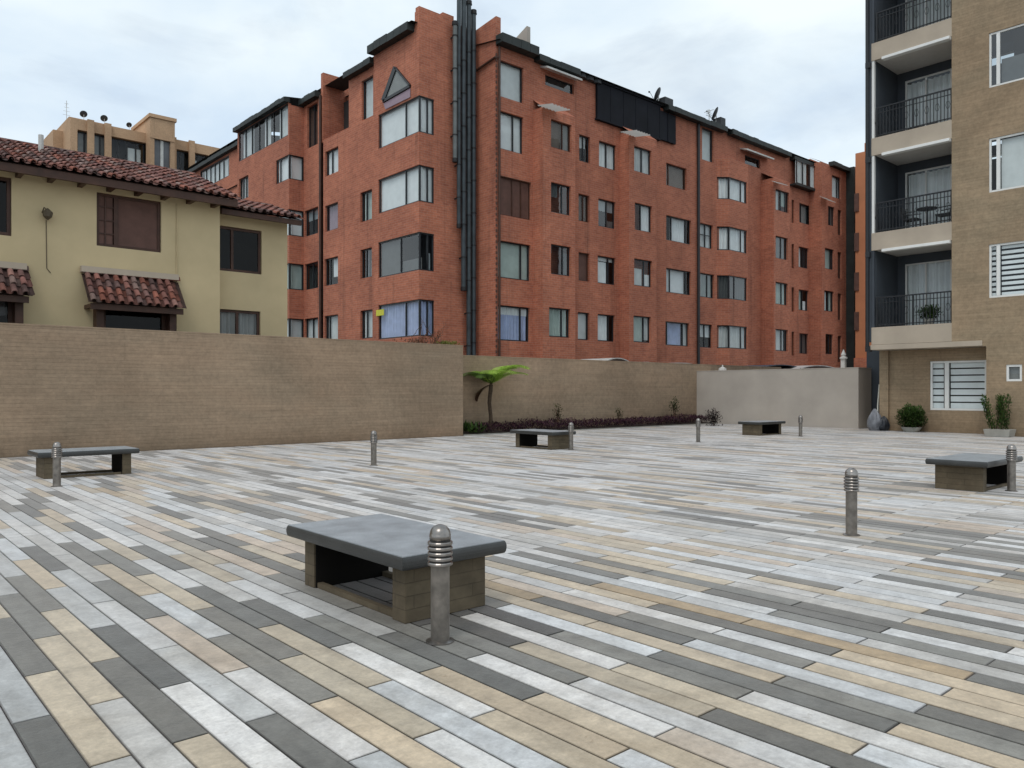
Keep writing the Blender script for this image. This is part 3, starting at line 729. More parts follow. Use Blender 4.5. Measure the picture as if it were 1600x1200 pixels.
m = MB(); m.face([(XT,yX(602, XT),12.9),(XT,yX(641, XT),12.9),(XT,yb,zb-0.1),(XT,ya,za-0.1)]); m.build('pale_panel', M['cur_mauve'], bb)
# sticker in the lowest corner window
m = MB(); y0_, z0_ = pX(588, 494, XA-0.02); y1_, z1_ = pX(600, 483, XA-0.02); m.box(XA-0.03, y1_, z0_, XA-0.02, y0_, z1_); m.build('sticker', M['sticker'], bb)
# dim interior behind the windows
m = MB()
m.face([(XB+.2,Y0+1.2,0),(XEND-.2,Y0+1.2,0),(XEND-.2,Y0+1.2,15),(XB+.2,Y0+1.2,15)])
m.face([(XA+1.2,YA+1.2,0),(XA+1.2,Y6+3.8,0),(XA+1.2,Y6+3.8,15),(XA+1.2,YA+1.2,15)])
m.face([(XA+1.2,YA+1.2,0),(XB+1.2,YA+1.2,0),(XB+1.2,YA+1.2,15),(XA+1.2,YA+1.2,15)])
for k in range(0, 6):
    z = 0.55+2.6*k+2.0
    m.face([(XA+.2,YA+.2,z),(XB+.3,YA+.2,z),(XB+.3,YA+1.2,z),(XA+.2,YA+1.2,z)])
    m.face([(XA+.2,YA+.2,z),(XA+1.2,YA+.2,z),(XA+1.2,Y6+3.8,z),(XA+.2,Y6+3.8,z)])
    m.face([(XB+.2,Y0+.2,z),(XEND-.2,Y0+.2,z),(XEND-.2,Y0+1.2,z),(XB+.2,Y0+1.2,z)])
m.build('interior', M['interior'], bb)
# roof: shallow dark sheets behind the eaves
m = MB()
m.face([(XB-0.1,Y0-0.32,15.26),(XEND,Y0-0.32,15.26),(XEND,Y0+6,16.3),(XB-0.1,Y0+6,16.3)])
m.face([(XEND,Y0+12,15.26),(XEND,Y0+6,16.3),(XB-0.1,Y0+6,16.3),(XB-0.1,Y0+12,15.26)])
m.face([(XA-0.3,YA+0.1,15.68),(XA-0.3,YTE,15.68),(XA+3,YTE,16.0),(XA+3,YA+0.1,16.0)])
m.face([(XL-0.3,YTE,15.30),(XL-0.3,Y2,15.30),(XL+6,Y2,16.2),(XL+6,YTE,16.2)])
m.face([(XR-0.1,Y2,15.30),(XR-0.1,Y3,15.30),(XR+5,Y3,16.0),(XR+5,Y2,16.0)])
m.face([(XL-0.28,Y3+.22,15.33),(XL-0.28,Y4,15.33),(XL+6,Y4,16.2),(XL+6,Y3+.22,16.2)]); m.face([(XP-0.22,Y4,15.33),(XP-0.22,Y5,15.33),(XP+6,Y5,16.2),(XP+6,Y4,16.2)]); m.face([(XA+.1,Y5,15.28),(XA+.1,Y6+4,15.28),(XA+6,Y6+4,16.1),(XA+6,Y5,16.1)])
m.build('roof', M['gutter'], bb)
def lump_bar(mb, p0, p1, w, h, step=0.5):
    """eave edge of overlapping dark tiles, slightly uneven"""
    p0, p1 = Vector(p0), Vector(p1); L = (p1-p0).length; d = (p1-p0).normalized(); nn = Vector((-d.y, d.x, 0))
    k = max(1, int(L/step))
    for i in range(k):
        a = p0+d*(L*i/k); b = p0+d*(L*(i+1)/k-0.015); q = random.uniform(-0.025, 0.025)
        v = []
        for zz in (0, h):
            for (p, s) in ((a, -1), (b, -1), (b, 1), (a, 1)):
                v.append((p.x+nn.x*w/2*s, p.y+nn.y*w/2*s, p.z+zz+q*(1 if zz else 0.3)))
        mb.hexa(v)
m = MB(); lump_bar(m, (22.45,Y0-0.2,15.02), (xY(898, Y0),Y0-0.2,15.02), 0.36, 0.26); m.build('gutter', M['gutter'], bb)
m = MB(); lump_bar(m, (xY(1036, Y0),Y0-0.2,15.02), (xY(1128, Y0),Y0-0.2,15.02), 0.36, 0.24); m.build('gutter', M['gutter'], bb)
m = MB(); lump_bar(m, (xY(1136, Y0),Y0-0.2,15.02), (xY(1228, Y0),Y0-0.2,15.0), 0.36, 0.26); m.build('gutter', M['gutter'], bb)
m = MB(); lump_bar(m, (XB-0.02,Y0-0.22,15.16), (22.38,Y0-0.22,15.16), 0.42, 0.36); m.build('gutter', M['gutter'], bb)
m = MB(); lump_bar(m, (xY(1296, YI),YI-0.12,15.06), (XEND,YI-0.12,15.06), 0.36, 0.24); m.build('gutter', M['gutter'], bb)
m = MB(); lump_bar(m, (XA-0.16,YA+0.32,15.40), (XA-0.16,YTE,15.40), 0.36, 0.32); m.build('gutter', M['gutter'], bb)
m = MB(); lump_bar(m, (XL-0.14,YTE+.02,15.08), (XL-0.14,Y2,15.08), 0.34, 0.26); m.build('gutter', M['gutter'], bb)
m = MB(); lump_bar(m, (XL-0.14,Y3+.25,15.06), (XL-0.14,Y4,15.06), 0.34, 0.26); m.build('gutter', M['gutter'], bb)
m = MB(); lump_bar(m, (XP-0.12,Y4,15.12), (XP-0.12,Y5,15.12), 0.30, 0.22); m.build('gutter', M['gutter'], bb)
m = MB(); lump_bar(m, (XA+.2,Y5+.02,15.06), (XA+.2,Y6+3,15.06), 0.30, 0.22); m.build('gutter', M['gutter'], bb)
# party walls above the roof
m = MB()
m.hexa([(22.10,Y0+0.05,15.3),(22.30,Y0+0.05,15.3),(22.30,Y0+2.2,15.3),(22.10,Y0+2.2,15.3),(22.10,Y0+0.05,16.45),(22.30,Y0+0.05,16.45),(22.30,Y0+2.2,15.6),(22.10,Y0+2.2,15.6)])
m.build('party_wall', M['grey_render'], bb)
m = MB(); m.box(XA+0.002, YA+0.002, 16.15, xY(692, YA), YA+0.25, 16.30); m.box(xY(692, YA), YA+0.002, 16.15, xY(709, YA), YA+0.25, 16.42); m.build('parapet', M['brick'], bb)
m = MB(); m.hexa([(XB-.001,Y0,15.1),(XB+.25,Y0,15.1),(XB+.25,YA,15.1),(XB-.001,YA,15.1),(XB-.001,Y0,16.3),(XB+.25,Y0,16.3),(XB+.25,YA,16.16),(XB-.001,YA,16.16)]); m.build('parapet', M['brick'], bb)
for px0, px1, h in ((1266, 1282, 0.75), (1284, 1296, 0.35)):
    m = MB(); a, b = xY(px0, 27), xY(px1, 27); m.box(a, 27, 15.6, b, 28.2, 16.55+h); m.build('chimney', M['brick'], bb)
# dark terrace screen and glazed terrace
m = MB(); pl = PY(Y0-0.14); a, b = xY(934, Y0-.14), xY(1031, Y0-.14)
pl.box(m, a, 0, 13.55, b, 0.138, 15.16)
pl.box(m, a-.05, -.06, 15.16, b+.05, 0.6, 15.24); pl.box(m, a-.05, -.03, 13.47, b+.05, 0.137, 13.55)
for k in range(0, 6): c = a+(b-a)*k/5; pl.box(m, c-.03, -.012, 13.55, c+.03, 0.02, 15.16)
m.build('terrace_screen', M['screen'], bb)
m = MB(); pl = PY(Y0-0.12); a2 = xY(1056, Y0-.12); pl.box(m, b+.06, 0, 13.55, a2, 0.1, 14.95); pl.box(m, (b+a2)/2, -.03, 13.55, (b+a2)/2+.08, 0.0, 14.95); m.build('terrace_screen', M['screen'], bb)
pl = PY(Y0-0.4); a, b = xY(1245, Y0-.4), xY(1291, Y0-.4)
window(bb, pl, a, b, 13.55, 14.95, mulls=(0.2, 0.42, 0.62, 0.82), cur=[('cur_pale', (0, .35), (0, 1)), ('cur_pale', (.5, .9), (0, 1))], nd=0.0, name='terrace_glazing')
m = MB(); pl.box(m, a-.1, 0.06, 14.95, b+.1, 0.42, 15.15); pl.box(m, a-.1, 0.0, 13.45, b, 0.42, 13.55); m.build('terrace_roof', M['gutter'], bb)
# slot roofs over the recessed lights
for p0, p1, zt in ((852, 906, 14.78), (1164, 1206, 14.42)):
    x0, x1 = xY(p0, Y0-.3), xY(p1, Y0-.3)
    m = MB(); m.hexa([(x0,Y0-.45,zt-.02),(x1,Y0-.45,zt-.02),(x1,Y0,zt+.12),(x0,Y0,zt+.12),(x0,Y0-.45,zt+.06),(x1,Y0-.45,zt+.06),(x1,Y0,zt+.2),(x0,Y0,zt+.2)]); m.build('slot_roof', M['sheet'], bb)
# corrugated canopies
def canopy(px0, px1, Y, zt, zb, out, name='canopy', mat='canopy'):
    m = MB(); x0, x1 = xY(px0, Y), xY(px1, Y-out); k = int((x1-x0)/0.06)
    for i in range(k):
        a = x0+(x1-x0)*i/k; b = x0+(x1-x0)*(i+1)/k; za = 0.022*math.sin(i*PI/1.5); zc = 0.022*math.sin((i+1)*PI/1.5)
        m.face([(a,Y,zt+za),(b,Y,zt+zc),(b,Y-out,zb+zc),(a,Y-out,zb+za)])
    return m.build(name, M[mat], bb)
canopy(838, 893, YB, 12.98, 12.80, 0.9); canopy(968, 1018, YD, 13.02, 12.86, 0.95); canopy(1205, 1232, YG, 12.98, 12.72, 0.6, mat='canopy'); canopy(1280, 1306, YI, 13.02, 12.66, 0.6, mat='canopy')
# flue pipes in the corner
YF = 25.06
FL = [(711, 15.9, 10.6, 'flue_light', 0.095), (717, 18.2, 8.0, 'flue', 0.085), (724.5, 18.2, 5.5, 'flue', 0.105), (732.5, 16.95, 0.5, 'flue', 0.10), (740, 16.65, 0.5, 'flue', 0.10)]
for i, (px, zt, zb, mt, rr) in enumerate(FL):
    x = xY(px, YF); m = MB(); m.tube([(x,YF,zb),(x,YF,zt)], rr, 14); f = m.build('flue_pipe', M[mt], bb, smooth=False)
    c = MB(); c.tube([(x,YF,zt),(x,YF,zt+.05)], rr*1.35, 14); c.tube([(x,YF,zt+.05),(x,YF,zt+.16)], rr*1.25, 14)
    c.build('flue_cap', M['clamp'], f)
    if zb > 1: c = MB(); c.tube([(x,YF,zb-.16),(x,YF,zb)], rr*1.15, 14); c.build('flue_end', M['clamp'], f)
    z = zb+0.9+0.13*i
    while z < min(zt, 15.9)-0.3:
        c = MB(); c.tube([(x,YF,z),(x,YF,z+.05)], rr*1.18, 14); c.box(x-.02, YF, z, x+.02, YA-0.002, z+.05); z += 1.32
        c.build('clamp', M['clamp'], f)
# downpipes
m = MB(); x = xY(1091.5, Y0-.09); m.tube([(x,Y0-.09,0.3),(x,Y0-.09,15.0)], 0.075, 10); m.build('downpipe', M['dark_metal'], bb)
m = MB(); m.tube([(XL-.07,yX(500.5, XL-.07),0.3),(XL-.07,yX(500.5, XL-.07),15.1)], 0.065, 10); m.build('downpipe', M['brown_wood'], bb)
m = MB(); x = XB+0.12; m.tube([(x,Y0-.07,0.3),(x,Y0-.07,14.6),(x,Y0-.07,15.1)], 0.05, 10); m.tube([(XB-.07,YA-.15,14.45),(XB-.07,Y0-.06,14.62),(x,Y0-.07,14.66)], 0.05, 8); m.build('downpipe', M['brown_wood'], bb)
# toothed brick corner beside the flues
m = MB()
for i in range(66): m.box(XB-0.03, Y0-0.03, 0.4+i*0.22, XB+0.05, Y0-0.002, 0.4+i*0.22+0.11)
m.build('toothed_corner', M['shutter'], bb)
# dark box standing in for the shaded gap at the far right end
m = MB(); m.box(XEND+0.01, YI-0.5, 0, XEND+0.9, YI+6, 15.35); m.build('gap_shade_box', M['gutter'], bb)

# ------------------------------------------------------------------ roof antennas and dishes
def dish(loc, label, tilt, az, s=1.0, name='satellite_dish'):
    r = thing(name, loc, label, 'satellite dish', 'satellite dishes on the roofs')
    x, y, z = loc
    m = MB(); m.tube([(x,y,z-.3),(x,y,z+0.7*s)], 0.03*s, 8); m.tube([(x-.18*s,y,z),(x+.18*s,y,z)], 0.03*s, 6); m.build('mast', M['sheet'], r)
    q = MB(); n = 20; c = Vector((x, y, z+0.75*s))
    R_ = Matrix.Rotation(az, 3, 'Z') @ Matrix.Rotation(tilt, 3, 'Y')
    rings = []
    for k in range(5):
        rr = 0.40*s*k/4; rings.append([c + R_ @ Vector((rr*math.cos(2*PI*i/n), rr*math.sin(2*PI*i/n)*1.1, 0.5*rr*rr/s)) for i in range(n)])
    for a, b in zip(rings, rings[1:]):
        for i in range(n): q.face([a[i], a[(i+1) % n], b[(i+1) % n], b[i]])
    q.build('reflector', M['dish'], r, smooth=True)
    a = MB(); tip = c + R_ @ Vector((0.05*s, 0, 0.55*s)); e = c + R_ @ Vector((0.38*s, 0, 0.07*s)); a.tube([e, tip], 0.015*s, 6); a.tube([tip, tip+(tip-c)*0.15], 0.05*s, 8); a.build('feed_arm', M['dish'], r)
    return r
x = xY(1029, Y0+.4); dish((x, Y0+.4, 15.35), 'dark satellite dish on the brick roof above the black terrace screen', math.radians(62), math.radians(118), 0.85)
x = xY(1119, Y0+.4); dish((x, Y0+.4, 15.5), 'satellite dish on the brick roof near its middle, beside a thin aerial', math.radians(62), math.radians(118), 0.9)
def aerial(loc, h, label):
    x, y, z = loc; r = thing('roof_aerial', loc, label, 'aerial')
    m = MB(); m.tube([(x,y,z),(x,y,z+h)], 0.022, 6); m.build('mast', M['sheet'], r)
    m = MB()
    for k in range(4): m.tube([(x-.28+.04*k,y,z+h*(0.62+.1*k)),(x+.28-.04*k,y,z+h*(0.62+.1*k))], 0.014, 5)
    m.tube([(x,y-.3,z+h*.9),(x,y+.3,z+h*.9)], 0.014, 5); m.build('crossbars', M['sheet'], r); return r
aerial((xY(1108, Y0+.5), Y0+.5, 15.35), 1.0, 'thin pale aerial beside the right satellite dish')
m = MB(); xv = xY(1040, Y0+.3); m.box(xv-.3, Y0+.1, 15.3, xv+.35, Y0+.6, 15.85); m.build('roof_vent', M['dish'], bb)
m = MB(); xv = xY(1127, Y0+.3); m.box(xv-.35, Y0+.1, 15.3, xv+.1, Y0+.6, 15.95); m.build('roof_vent', M['dish'], bb)
m = MB(); xv = xY(918, Y0+.1)
for k in range(3): m.lathe([(0.3,0),(0.28,0.2),(0.1,0.28)], xv-.55+.5*k, Y0+.05, 15.08, 10)
m.build('roof_ridge_cap', M['dish'], bb)

# ------------------------------------------------------------------ cream house with clay tile roofs
HY, HY2 = 20.5, 21.0
hx1 = xY(343.5, HY); hx2 = xY(449, HY2)
hs = thing('tiled_house', (hx1, HY, 0), 'cream stucco house with old red clay tile roofs behind the tan wall', 'house')
m = MB(); pl = PY(HY)
zE = zY(300, 311, HY)
hz = lambda a: a
win1 = (xY(151, HY), xY(252, HY), zY(200, 389, HY), zY(200, 307, HY))
win0 = (xY(-60, HY), xY(18, HY), zY(0, 367, HY), zY(0, 275, HY))
low1 = (xY(147, HY), xY(268, HY), 2.2, zY(200, 462, HY))
low0 = (xY(-60, HY), xY(31, HY), 2.2, zY(0, 448, HY))
facade(m, pl, -14, hx1, 0, zE+0.05, [win1, win0, low1, low0], 0.18)
m.face([(hx1,HY,0),(hx1,26,0),(hx1,26,zE),(hx1,HY,zE)])
m.face([(hx1,HY,zE),(hx1,26.7,zE),(hx1,23.2,zE+1.28)])
pl2 = PY(HY2); zE2 = zY(440, 347, HY2)
w2 = (xY(341, HY2), xY(409, HY2), zY(409, 429, HY2), zY(409, 361, HY2)); w3 = (xY(341, HY2), xY(407, HY2), 2.4, zY(380, 485, HY2))
facade(m, pl2, hx1-0.4, hx2, 0, zE2+.05, [w2, w3], 0.18)
m.face([(hx2,HY2,0),(hx2,24,0),(hx2,24,zE2),(hx2,HY2,zE2)])
m.build('wall', M['cream'], hs)
m = MB(); m.face([(-13.8,HY+1.1,0),(hx1-.2,HY+1.1,0),(hx1-.2,HY+1.1,6.2),(-13.8,HY+1.1,6.2)]); m.face([(hx1-.2,HY2+1.0,0),(hx2-.1,HY2+1.0,0),(hx2-.1,HY2+1.0,6),(hx1-.2,HY2+1.0,6)])
m.face([(-13.8,HY+.2,4.3),(hx1-.2,HY+.2,4.3),(hx1-.2,HY+1.1,4.3),(-13.8,HY+1.1,4.3)]); m.build('interior', M['interior'], hs)
window(hs, pl, *win1, mulls=((0.30, 0.10),), cur=[('shutter', (0.02, .26), (0, 1)), ('shutter', (.32, .98), (0, 1))], wavy=False, frame='brown_wood', fw=0.07, nd=0.06, bars=[(0, .28, 2, 4)], glass=None)
window(hs, pl, *win0, mulls=(0.5,), cur=None, frame='brown_wood', fw=0.08, nd=0.06, glass='glass_black')
window(hs, pl2, *w2, mulls=(0.33,), cur=None, frame='brown_wood', fw=0.07, nd=0.06, glass='glass_black')
window(hs, pl2, *w3, mulls=(0.46,), cur='cur_grey', frame='brown_wood', fw=0.07, nd=0.06)
window(hs, pl, *low1, mulls=((0.12, .1), (0.9, .09)), cur=None, frame='brown_wood', fw=0.08, nd=0.04, glass='glass_black')
window(hs, pl, *low0, mulls=((0.85, .12),), cur=[('cur_pale', (0.1, .8), (.55, .9))], frame='brown_wood', fw=0.1, nd=0.04, glass='glass_black')
TC = [(0.225, 0.100, 0.080), (0.19, 0.090, 0.078), (0.235, 0.125, 0.105), (0.15, 0.083, 0.074), (0.215, 0.145, 0.128), (0.25, 0.095, 0.068), (0.12, 0.074, 0.068), (0.20, 0.092, 0.076)]
rt = random.Random(5)
def tile_roof(name, x0, x1, ye, ze, yr, zr, parent, pitch=0.205, course=0.34, clip=None):
    """barrel tiles: cover tiles over channel tiles, courses lapping up the slope"""
    m = MB(); sl = math.hypot(yr-ye, zr-ze); dy, dz = (yr-ye)/sl, (zr-ze)/sl
    ny, nz = -dz, dy
    nc = int((x1-x0)/pitch); kc = max(1, int(sl/course)); course = sl/kc
    for i in range(nc):
        xc = x0+pitch*(i+0.5)
        for j in range(kc):
            c = rt.choice(TC); f = rt.uniform(0.75, 1.25); c = tuple(q*f for q in c)
            s0, s1 = j*course-0.05, (j+1)*course+0.02
            jx = rt.uniform(-.012, .012); lift = rt.uniform(0, .012)
            if clip and not clip(xc, (s0+s1)/2/sl): continue
            for cover in (True, False):
                rr = pitch*0.33 if cover else pitch*0.36; cx = xc+jx if cover else xc+pitch*0.5
                base = 0.045 if cover else 0.045
                rows = []
                for s, rad, up in ((s0, rr, 0.030+lift), (s1, rr*0.82, 0.0)):
                    rg = []
                    for k in range(7):
                        a = PI*k/6
                        h = rad*math.sin(a)*(1 if cover else -0.55)+base*(1 if cover else .9)+up
                        xx = cx+rad*math.cos(a)
                        rg.append((xx, ye+dy*s+ny*h, ze+dz*s+nz*h))
                    rows.append(rg)
                for k in range(6): m.face([rows[0][k], rows[0][k+1], rows[1][k+1], rows[1][k]], c if cover else tuple(q*.55 for q in c))
                if cover:   # open butt end shows as thickness
                    inner = [(p[0]*0.8+cx*0.2, p[1]+ny*-0.012, p[2]+nz*-0.016) for p in rows[0]]
                    for k in range(6): m.face([rows[0][k], rows[0][k+1], inner[k+1], inner[k]], tuple(q*1.15 for q in c))
    # board under the tiles
    m.face([(x0,ye,ze-.01),(x1,ye,ze-.01),(x1,yr,zr-.01),(x0,yr,zr-.01)], (0.05, 0.03, 0.025))
    # ridge tiles
    k = int((x1-x0)/0.38)
    for i in range(k):
        a, b = x0+(x1-x0)*i/k-.02, x0+(x1-x0)*(i+1)/k+.02; c = rt.choice(TC); c = tuple(q*.6 for q in c)
        for q in range(6):
            t0, t1 = PI*q/6, PI*(q+1)/6; R0 = 0.13
            m.face([(a,yr+R0*math.cos(t0),zr+R0*math.sin(t0)),(b,yr+R0*math.cos(t0),zr+R0*math.sin(t0)),(b,yr+R0*math.cos(t1),zr+R0*math.sin(t1)),(a,yr+R0*math.cos(t1),zr+R0*math.sin(t1))], c)
    return m.build(name, M['tile'], parent)
ye = HY-0.55; ze = zE-0.02
yr, zr = 23.2, zE+1.30
tile_roof('roof', -11.5, hx1+0.28, ye, ze+.06, yr, zr, hs)
ye2 = HY2-0.5
tile_roof('roof', hx1+0.05, hx2+0.22, ye2, zE2+.03, HY2+1.55, zE2+.72, hs)
m = MB()
m.box(-11.5, ye+0.02, ze-.13, hx1+.26, ye+0.10, ze+.05); m.box(hx1+.06, ye2+.02, zE2-.12, hx2+.2, ye2+.09, zE2+.02)
m.box(-11.5, ye+.10, ze-.02, hx1+.2, HY-.002, ze+.0); m.box(hx1+.06, ye2+.09, zE2-.03, hx2+.15, HY2-.002, zE2-.01)
for k in range(30):
    xx = hx1-0.2-k*0.62; m.box(xx-.05, ye+.105, ze-.13, xx+.05, HY-.003, ze-.025)
m.build('eave_board', M['brown_wood'], hs)
m = MB(); m.face([(-11.5,yr,zr-.02),(hx1,yr,zr-.02),(hx1,27,ze),(-11.5,27,ze)]); m.face([(hx1,HY2+1.55,zE2+.7),(hx2+.2,HY2+1.55,zE2+.7),(hx2+.2,24.2,zE2-.3),(hx1,24.2,zE2-.3)]); m.build('rear_roof', M['shutter'], hs)
# tiled window hoods
def hood(px0, px1, ybase, ytop):
    x0, x1 = xY(px0, HY-.3), xY(px1, HY-.3)
    zt = zY((px0+px1)/2, ytop, HY); zb = zY((px0+px1)/2, ybase, HY-.62)
    tile_roof('window_hood', x0, x1, HY-.66, zb, HY-.02, zt, hs, 0.2, 0.24)
    m = MB(); m.box(x0-.03, HY-.16, zt+.02, x1-.02, HY-.001, zt+.16); m.build('hood_flashing', M['fascia'], hs)
    m = MB(); m.box(x0+.06, HY-.60, zb-.16, x1-.06, HY-.54, zb-.02); m.box(x0+.06, HY-.54, zb-.12, x0+.13, HY-.002, zb-.03); m.box(x1-.13, HY-.54, zb-.12, x1-.06, HY-.002, zb-.03); m.build('hood_beam', M['brown_wood'], hs)
hood(132, 284, 476, 434); hood(-60, 46, 458, 420)
for q in (low1, low0):
    for a, b in ((q[0]-.02, q[0]+.14), (q[1]-.14, q[1]+.02)): m = MB(); m.box(a, HY-.30, 2.2, b, HY-.003, q[3]+.05); m.build('window_jamb', M['brown_wood'], hs)
# wall lamp with its cable, thin pipe
x, z = onY(72, 337, HY); m = MB(); m.lathe([(0.02,-.12),(0.09,-.05),(0.11,0.05),(0.06,0.1),(0.015,0.14)], x, HY-.16, z, 10); m.tube([(x,HY-.16,z+.1),(x-.06,HY-.1,z+.16),(x-.08,HY-.005,z+.06)], .014, 6); m.build('wall_lamp', M['room_lamp'], hs)
m = MB(); m.tube([(x,HY-.012,z-.1),(x+.01,HY-.012,z-1.2),(x+.09,HY-.012,z-1.3)], 0.008, 5); m.build('cable', M['room_lamp'], hs)
x = xY(276, HY); m = MB(); m.tube([(x,HY-.02,2.4),(x,HY-.02,zE-.2)], 0.016, 6); m.build('conduit', M['cream'], hs)
x, z = onY(64, 230, 22.2); m = MB(); m.tube([(x,22.2,z-.5),(x,22.2,z+.3)], 0.06, 8); m.build('vent_pipe', M['sheet'], hs)

# ------------------------------------------------------------------ distant ochre building
DY = 72.0
db = thing('distant_building', (xY(220, DY), DY, 0), 'ochre brick block with grey window bands, far behind the tiled roof', 'building')
zt = zY(160, 194, DY); pl = PY(DY)
fw_, pn = MB(), MB()
x0, x1, xt0, xt1, x2 = xY(110, DY), xY(226, DY), xY(228, DY), xY(266, DY), xY(420, DY)
facade(fw_, pl, x0, x2, 0, zt, [(xY(121, DY), xY(170, DY), zt-2.7, zt-.85), (xY(172, DY), xY(228, DY), zt-2.7, zt-.85), (xY(270, DY), xY(325, DY), zt-2.7, zt-.85)] +
       [(xY(121, DY), xY(170, DY), zt-5.9, zt-4.05), (xY(172, DY), xY(228, DY), zt-5.9, zt-4.05), (xY(270, DY), xY(325, DY), zt-5.9, zt-4.05)], 0.5)
fw_.face([(x0,DY,0),(x0,DY+14,0),(x0,DY+14,zt),(x0,DY,zt)]); fw_.face([(x0,DY,zt),(x2,DY,zt),(x2,DY+14,zt),(x0,DY+14,zt)])
fw_.box(x0-.75, DY+2.5, 0, x0-.002, DY+14, zt-.5)
fw_.box(x0+.02, DY+.6, zt, x0+3, DY+13, zt+.25)
fw_.build('wall', M['ochre'], db)
for a, b in ((121, 170), (172, 228), (270, 325)):
    for o_ in (0, 3.2):
        f = window(db, pl, xY(a, DY), xY(b, DY), zt-2.7-o_, zt-.85-o_, mulls=(0.25, 0.5, 0.75), cur=[('cur_pale', (0.5, .9), (0, .7))] if a != 121 else [('cur_grey', (0, 1), (0, 1))], fw=0.12, nd=0.4, wavy=False, name='window_band')
m = MB(); m.face([(x0+.3,DY+1.5,0),(x2-.3,DY+1.5,0),(x2-.3,DY+1.5,zt-.3),(x0+.3,DY+1.5,zt-.3)]); m.build('interior', M['interior'], db)
tz = zY(245, 192, DY); m = MB(); pt = PY(DY-1.2); pt.box(m, xt0, 0, tz-1.75, xt1, 5, tz); pt.box(m, xt0, .05, 0, xt0+.35, 5, tz-1.75); pt.box(m, xt1-.35, .05, 0, xt1, 5, tz-1.75); pt.box(m, xt0-.12, -.12, tz, xt1+.12, 5.1, tz+.3); m.build('stair_tower', M['ochre'], db)
m = MB(); pt.box(m, xt0+.35, .3, 0, xt1-.35, 4.9, tz-1.75); q = m.build('tower_glazing', M['band'], db)
m = MB(); c = (xt0+xt1)/2; pt.box(m, c-.12, .2, 0, c+.12, .298, tz-1.75); m.build('mullion', M['sheet'], q)
for px in (142, 169, 271, 300):
    a = xY(px, DY-.2); m = MB(); m.box(a-.25, DY-.25, zt-6, a+.25, DY-.003, zt+.1); m.build('pilaster', M['ochre'], db)
for px, lb, s in ((131, 'leftmost dish on the far ochre building roof', .7), (163, 'middle dish on the far ochre building roof', .7), (202, 'dish on the far ochre roof beside the stair tower', .55)):
    dish((xY(px, DY+1), DY+1, zt+.3), lb, math.radians(60), math.radians(100), s)
a = aerial((xY(104, DY+3), DY+3, zt-.9), 3.2, 'thin aerial at the left end of the far ochre building')

# ------------------------------------------------------------------ orange building strip on the right
OX = 47.4
ob = thing('orange_building', (OX, 21.5, 0), 'narrow strip of orange rendered building between the brick block and balconies', 'building')
oz = zX(1345, 238, OX); m = MB(); ya, yb = yX(1336.5, OX), yX(1375, OX)
m.box(OX, yb, 0, OX+6, ya, oz); m.box(OX-.02, yb, oz, OX+6, yX(1351, OX), oz+.5); m.build('wall', M['orange'], ob)
m = MB(); m.box(OX-.25, yb, 2.6, OX-.002, ya-.02, 3.3); m.build('ledge', M['brick'], ob)
m = MB(); y = yX(1339, OX-.06)
for z in (5, 7.4, 9.8, 12.2): m = MB(); m.box(OX-.08, y-.10, z, OX-.003, y+.16, z+1.1); m.build('shutter', M['shutter'], ob)

# ------------------------------------------------------------------ beige balcony building on the right
RX, RY1, RY0 = 25.7, 11.42, 2.0
rb = thing('balcony_building', (RX, RY1, 0), 'beige stone-strip apartment building with balconies and white framed windows on the right', 'building')
YS = yX(1487, RX)                   # edge between balconies and stone facade
FT = [3.36, 6.42, 9.50, 12.58]      # top of the fascias (balcony floors)
FB = [2.80, 5.86, 8.94, 12.02]
DEP = 1.75; BX = RX+DEP
def yw(px): return yX(px, RX)
W = MB(); pl = PX(RX)
wy1, wy0 = yw(1545), yw(1545)-1.75
wz = [(4.02, 5.58), (7.10, 8.68), (10.16, 11.76), (13.25, 14.8)]
YN = yw(1541)                       # where the facade comes down to the ground
small = (yw(1597), yw(1572), 1.58, 2.06)
facade(W, pl, RY0, YN, -0.05, 2.62, [small], 0.12)
facade(W, pl, RY0, YS, 2.62, 17, [(wy0, wy1, a, b) for a, b in wz], 0.14)
# recessed ground floor
GX = 26.45; plg = PX(GX); gy0, gy1 = yX(1541, GX), yX(1453, GX)
RG1 = yX(1390, GX)
facade(W, plg, YN-1.2, RG1, -0.05, 2.62, [(yX(1541.5, GX), gy1, 0.70, 2.24)], 0.12)
W.face([(RX,YN,-.05),(GX,YN,-.05),(GX,YN,2.62),(RX,YN,2.62)])
W.box(GX-0.12, RG1, -0.05, BX+.4, RG1+0.28, 2.62)
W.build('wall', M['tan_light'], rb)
m = MB(); m.face([(GX-.1,YN-.001,2.621),(BX,YN,2.621),(BX,RY1,2.621),(GX-.1,RY1,2.621)]); 
m.box(RX-.04, YN+.1, 2.63, GX+.4, RY1+.02, 2.79); m.build('ledge', M['fascia'], rb, bevel=0.01)
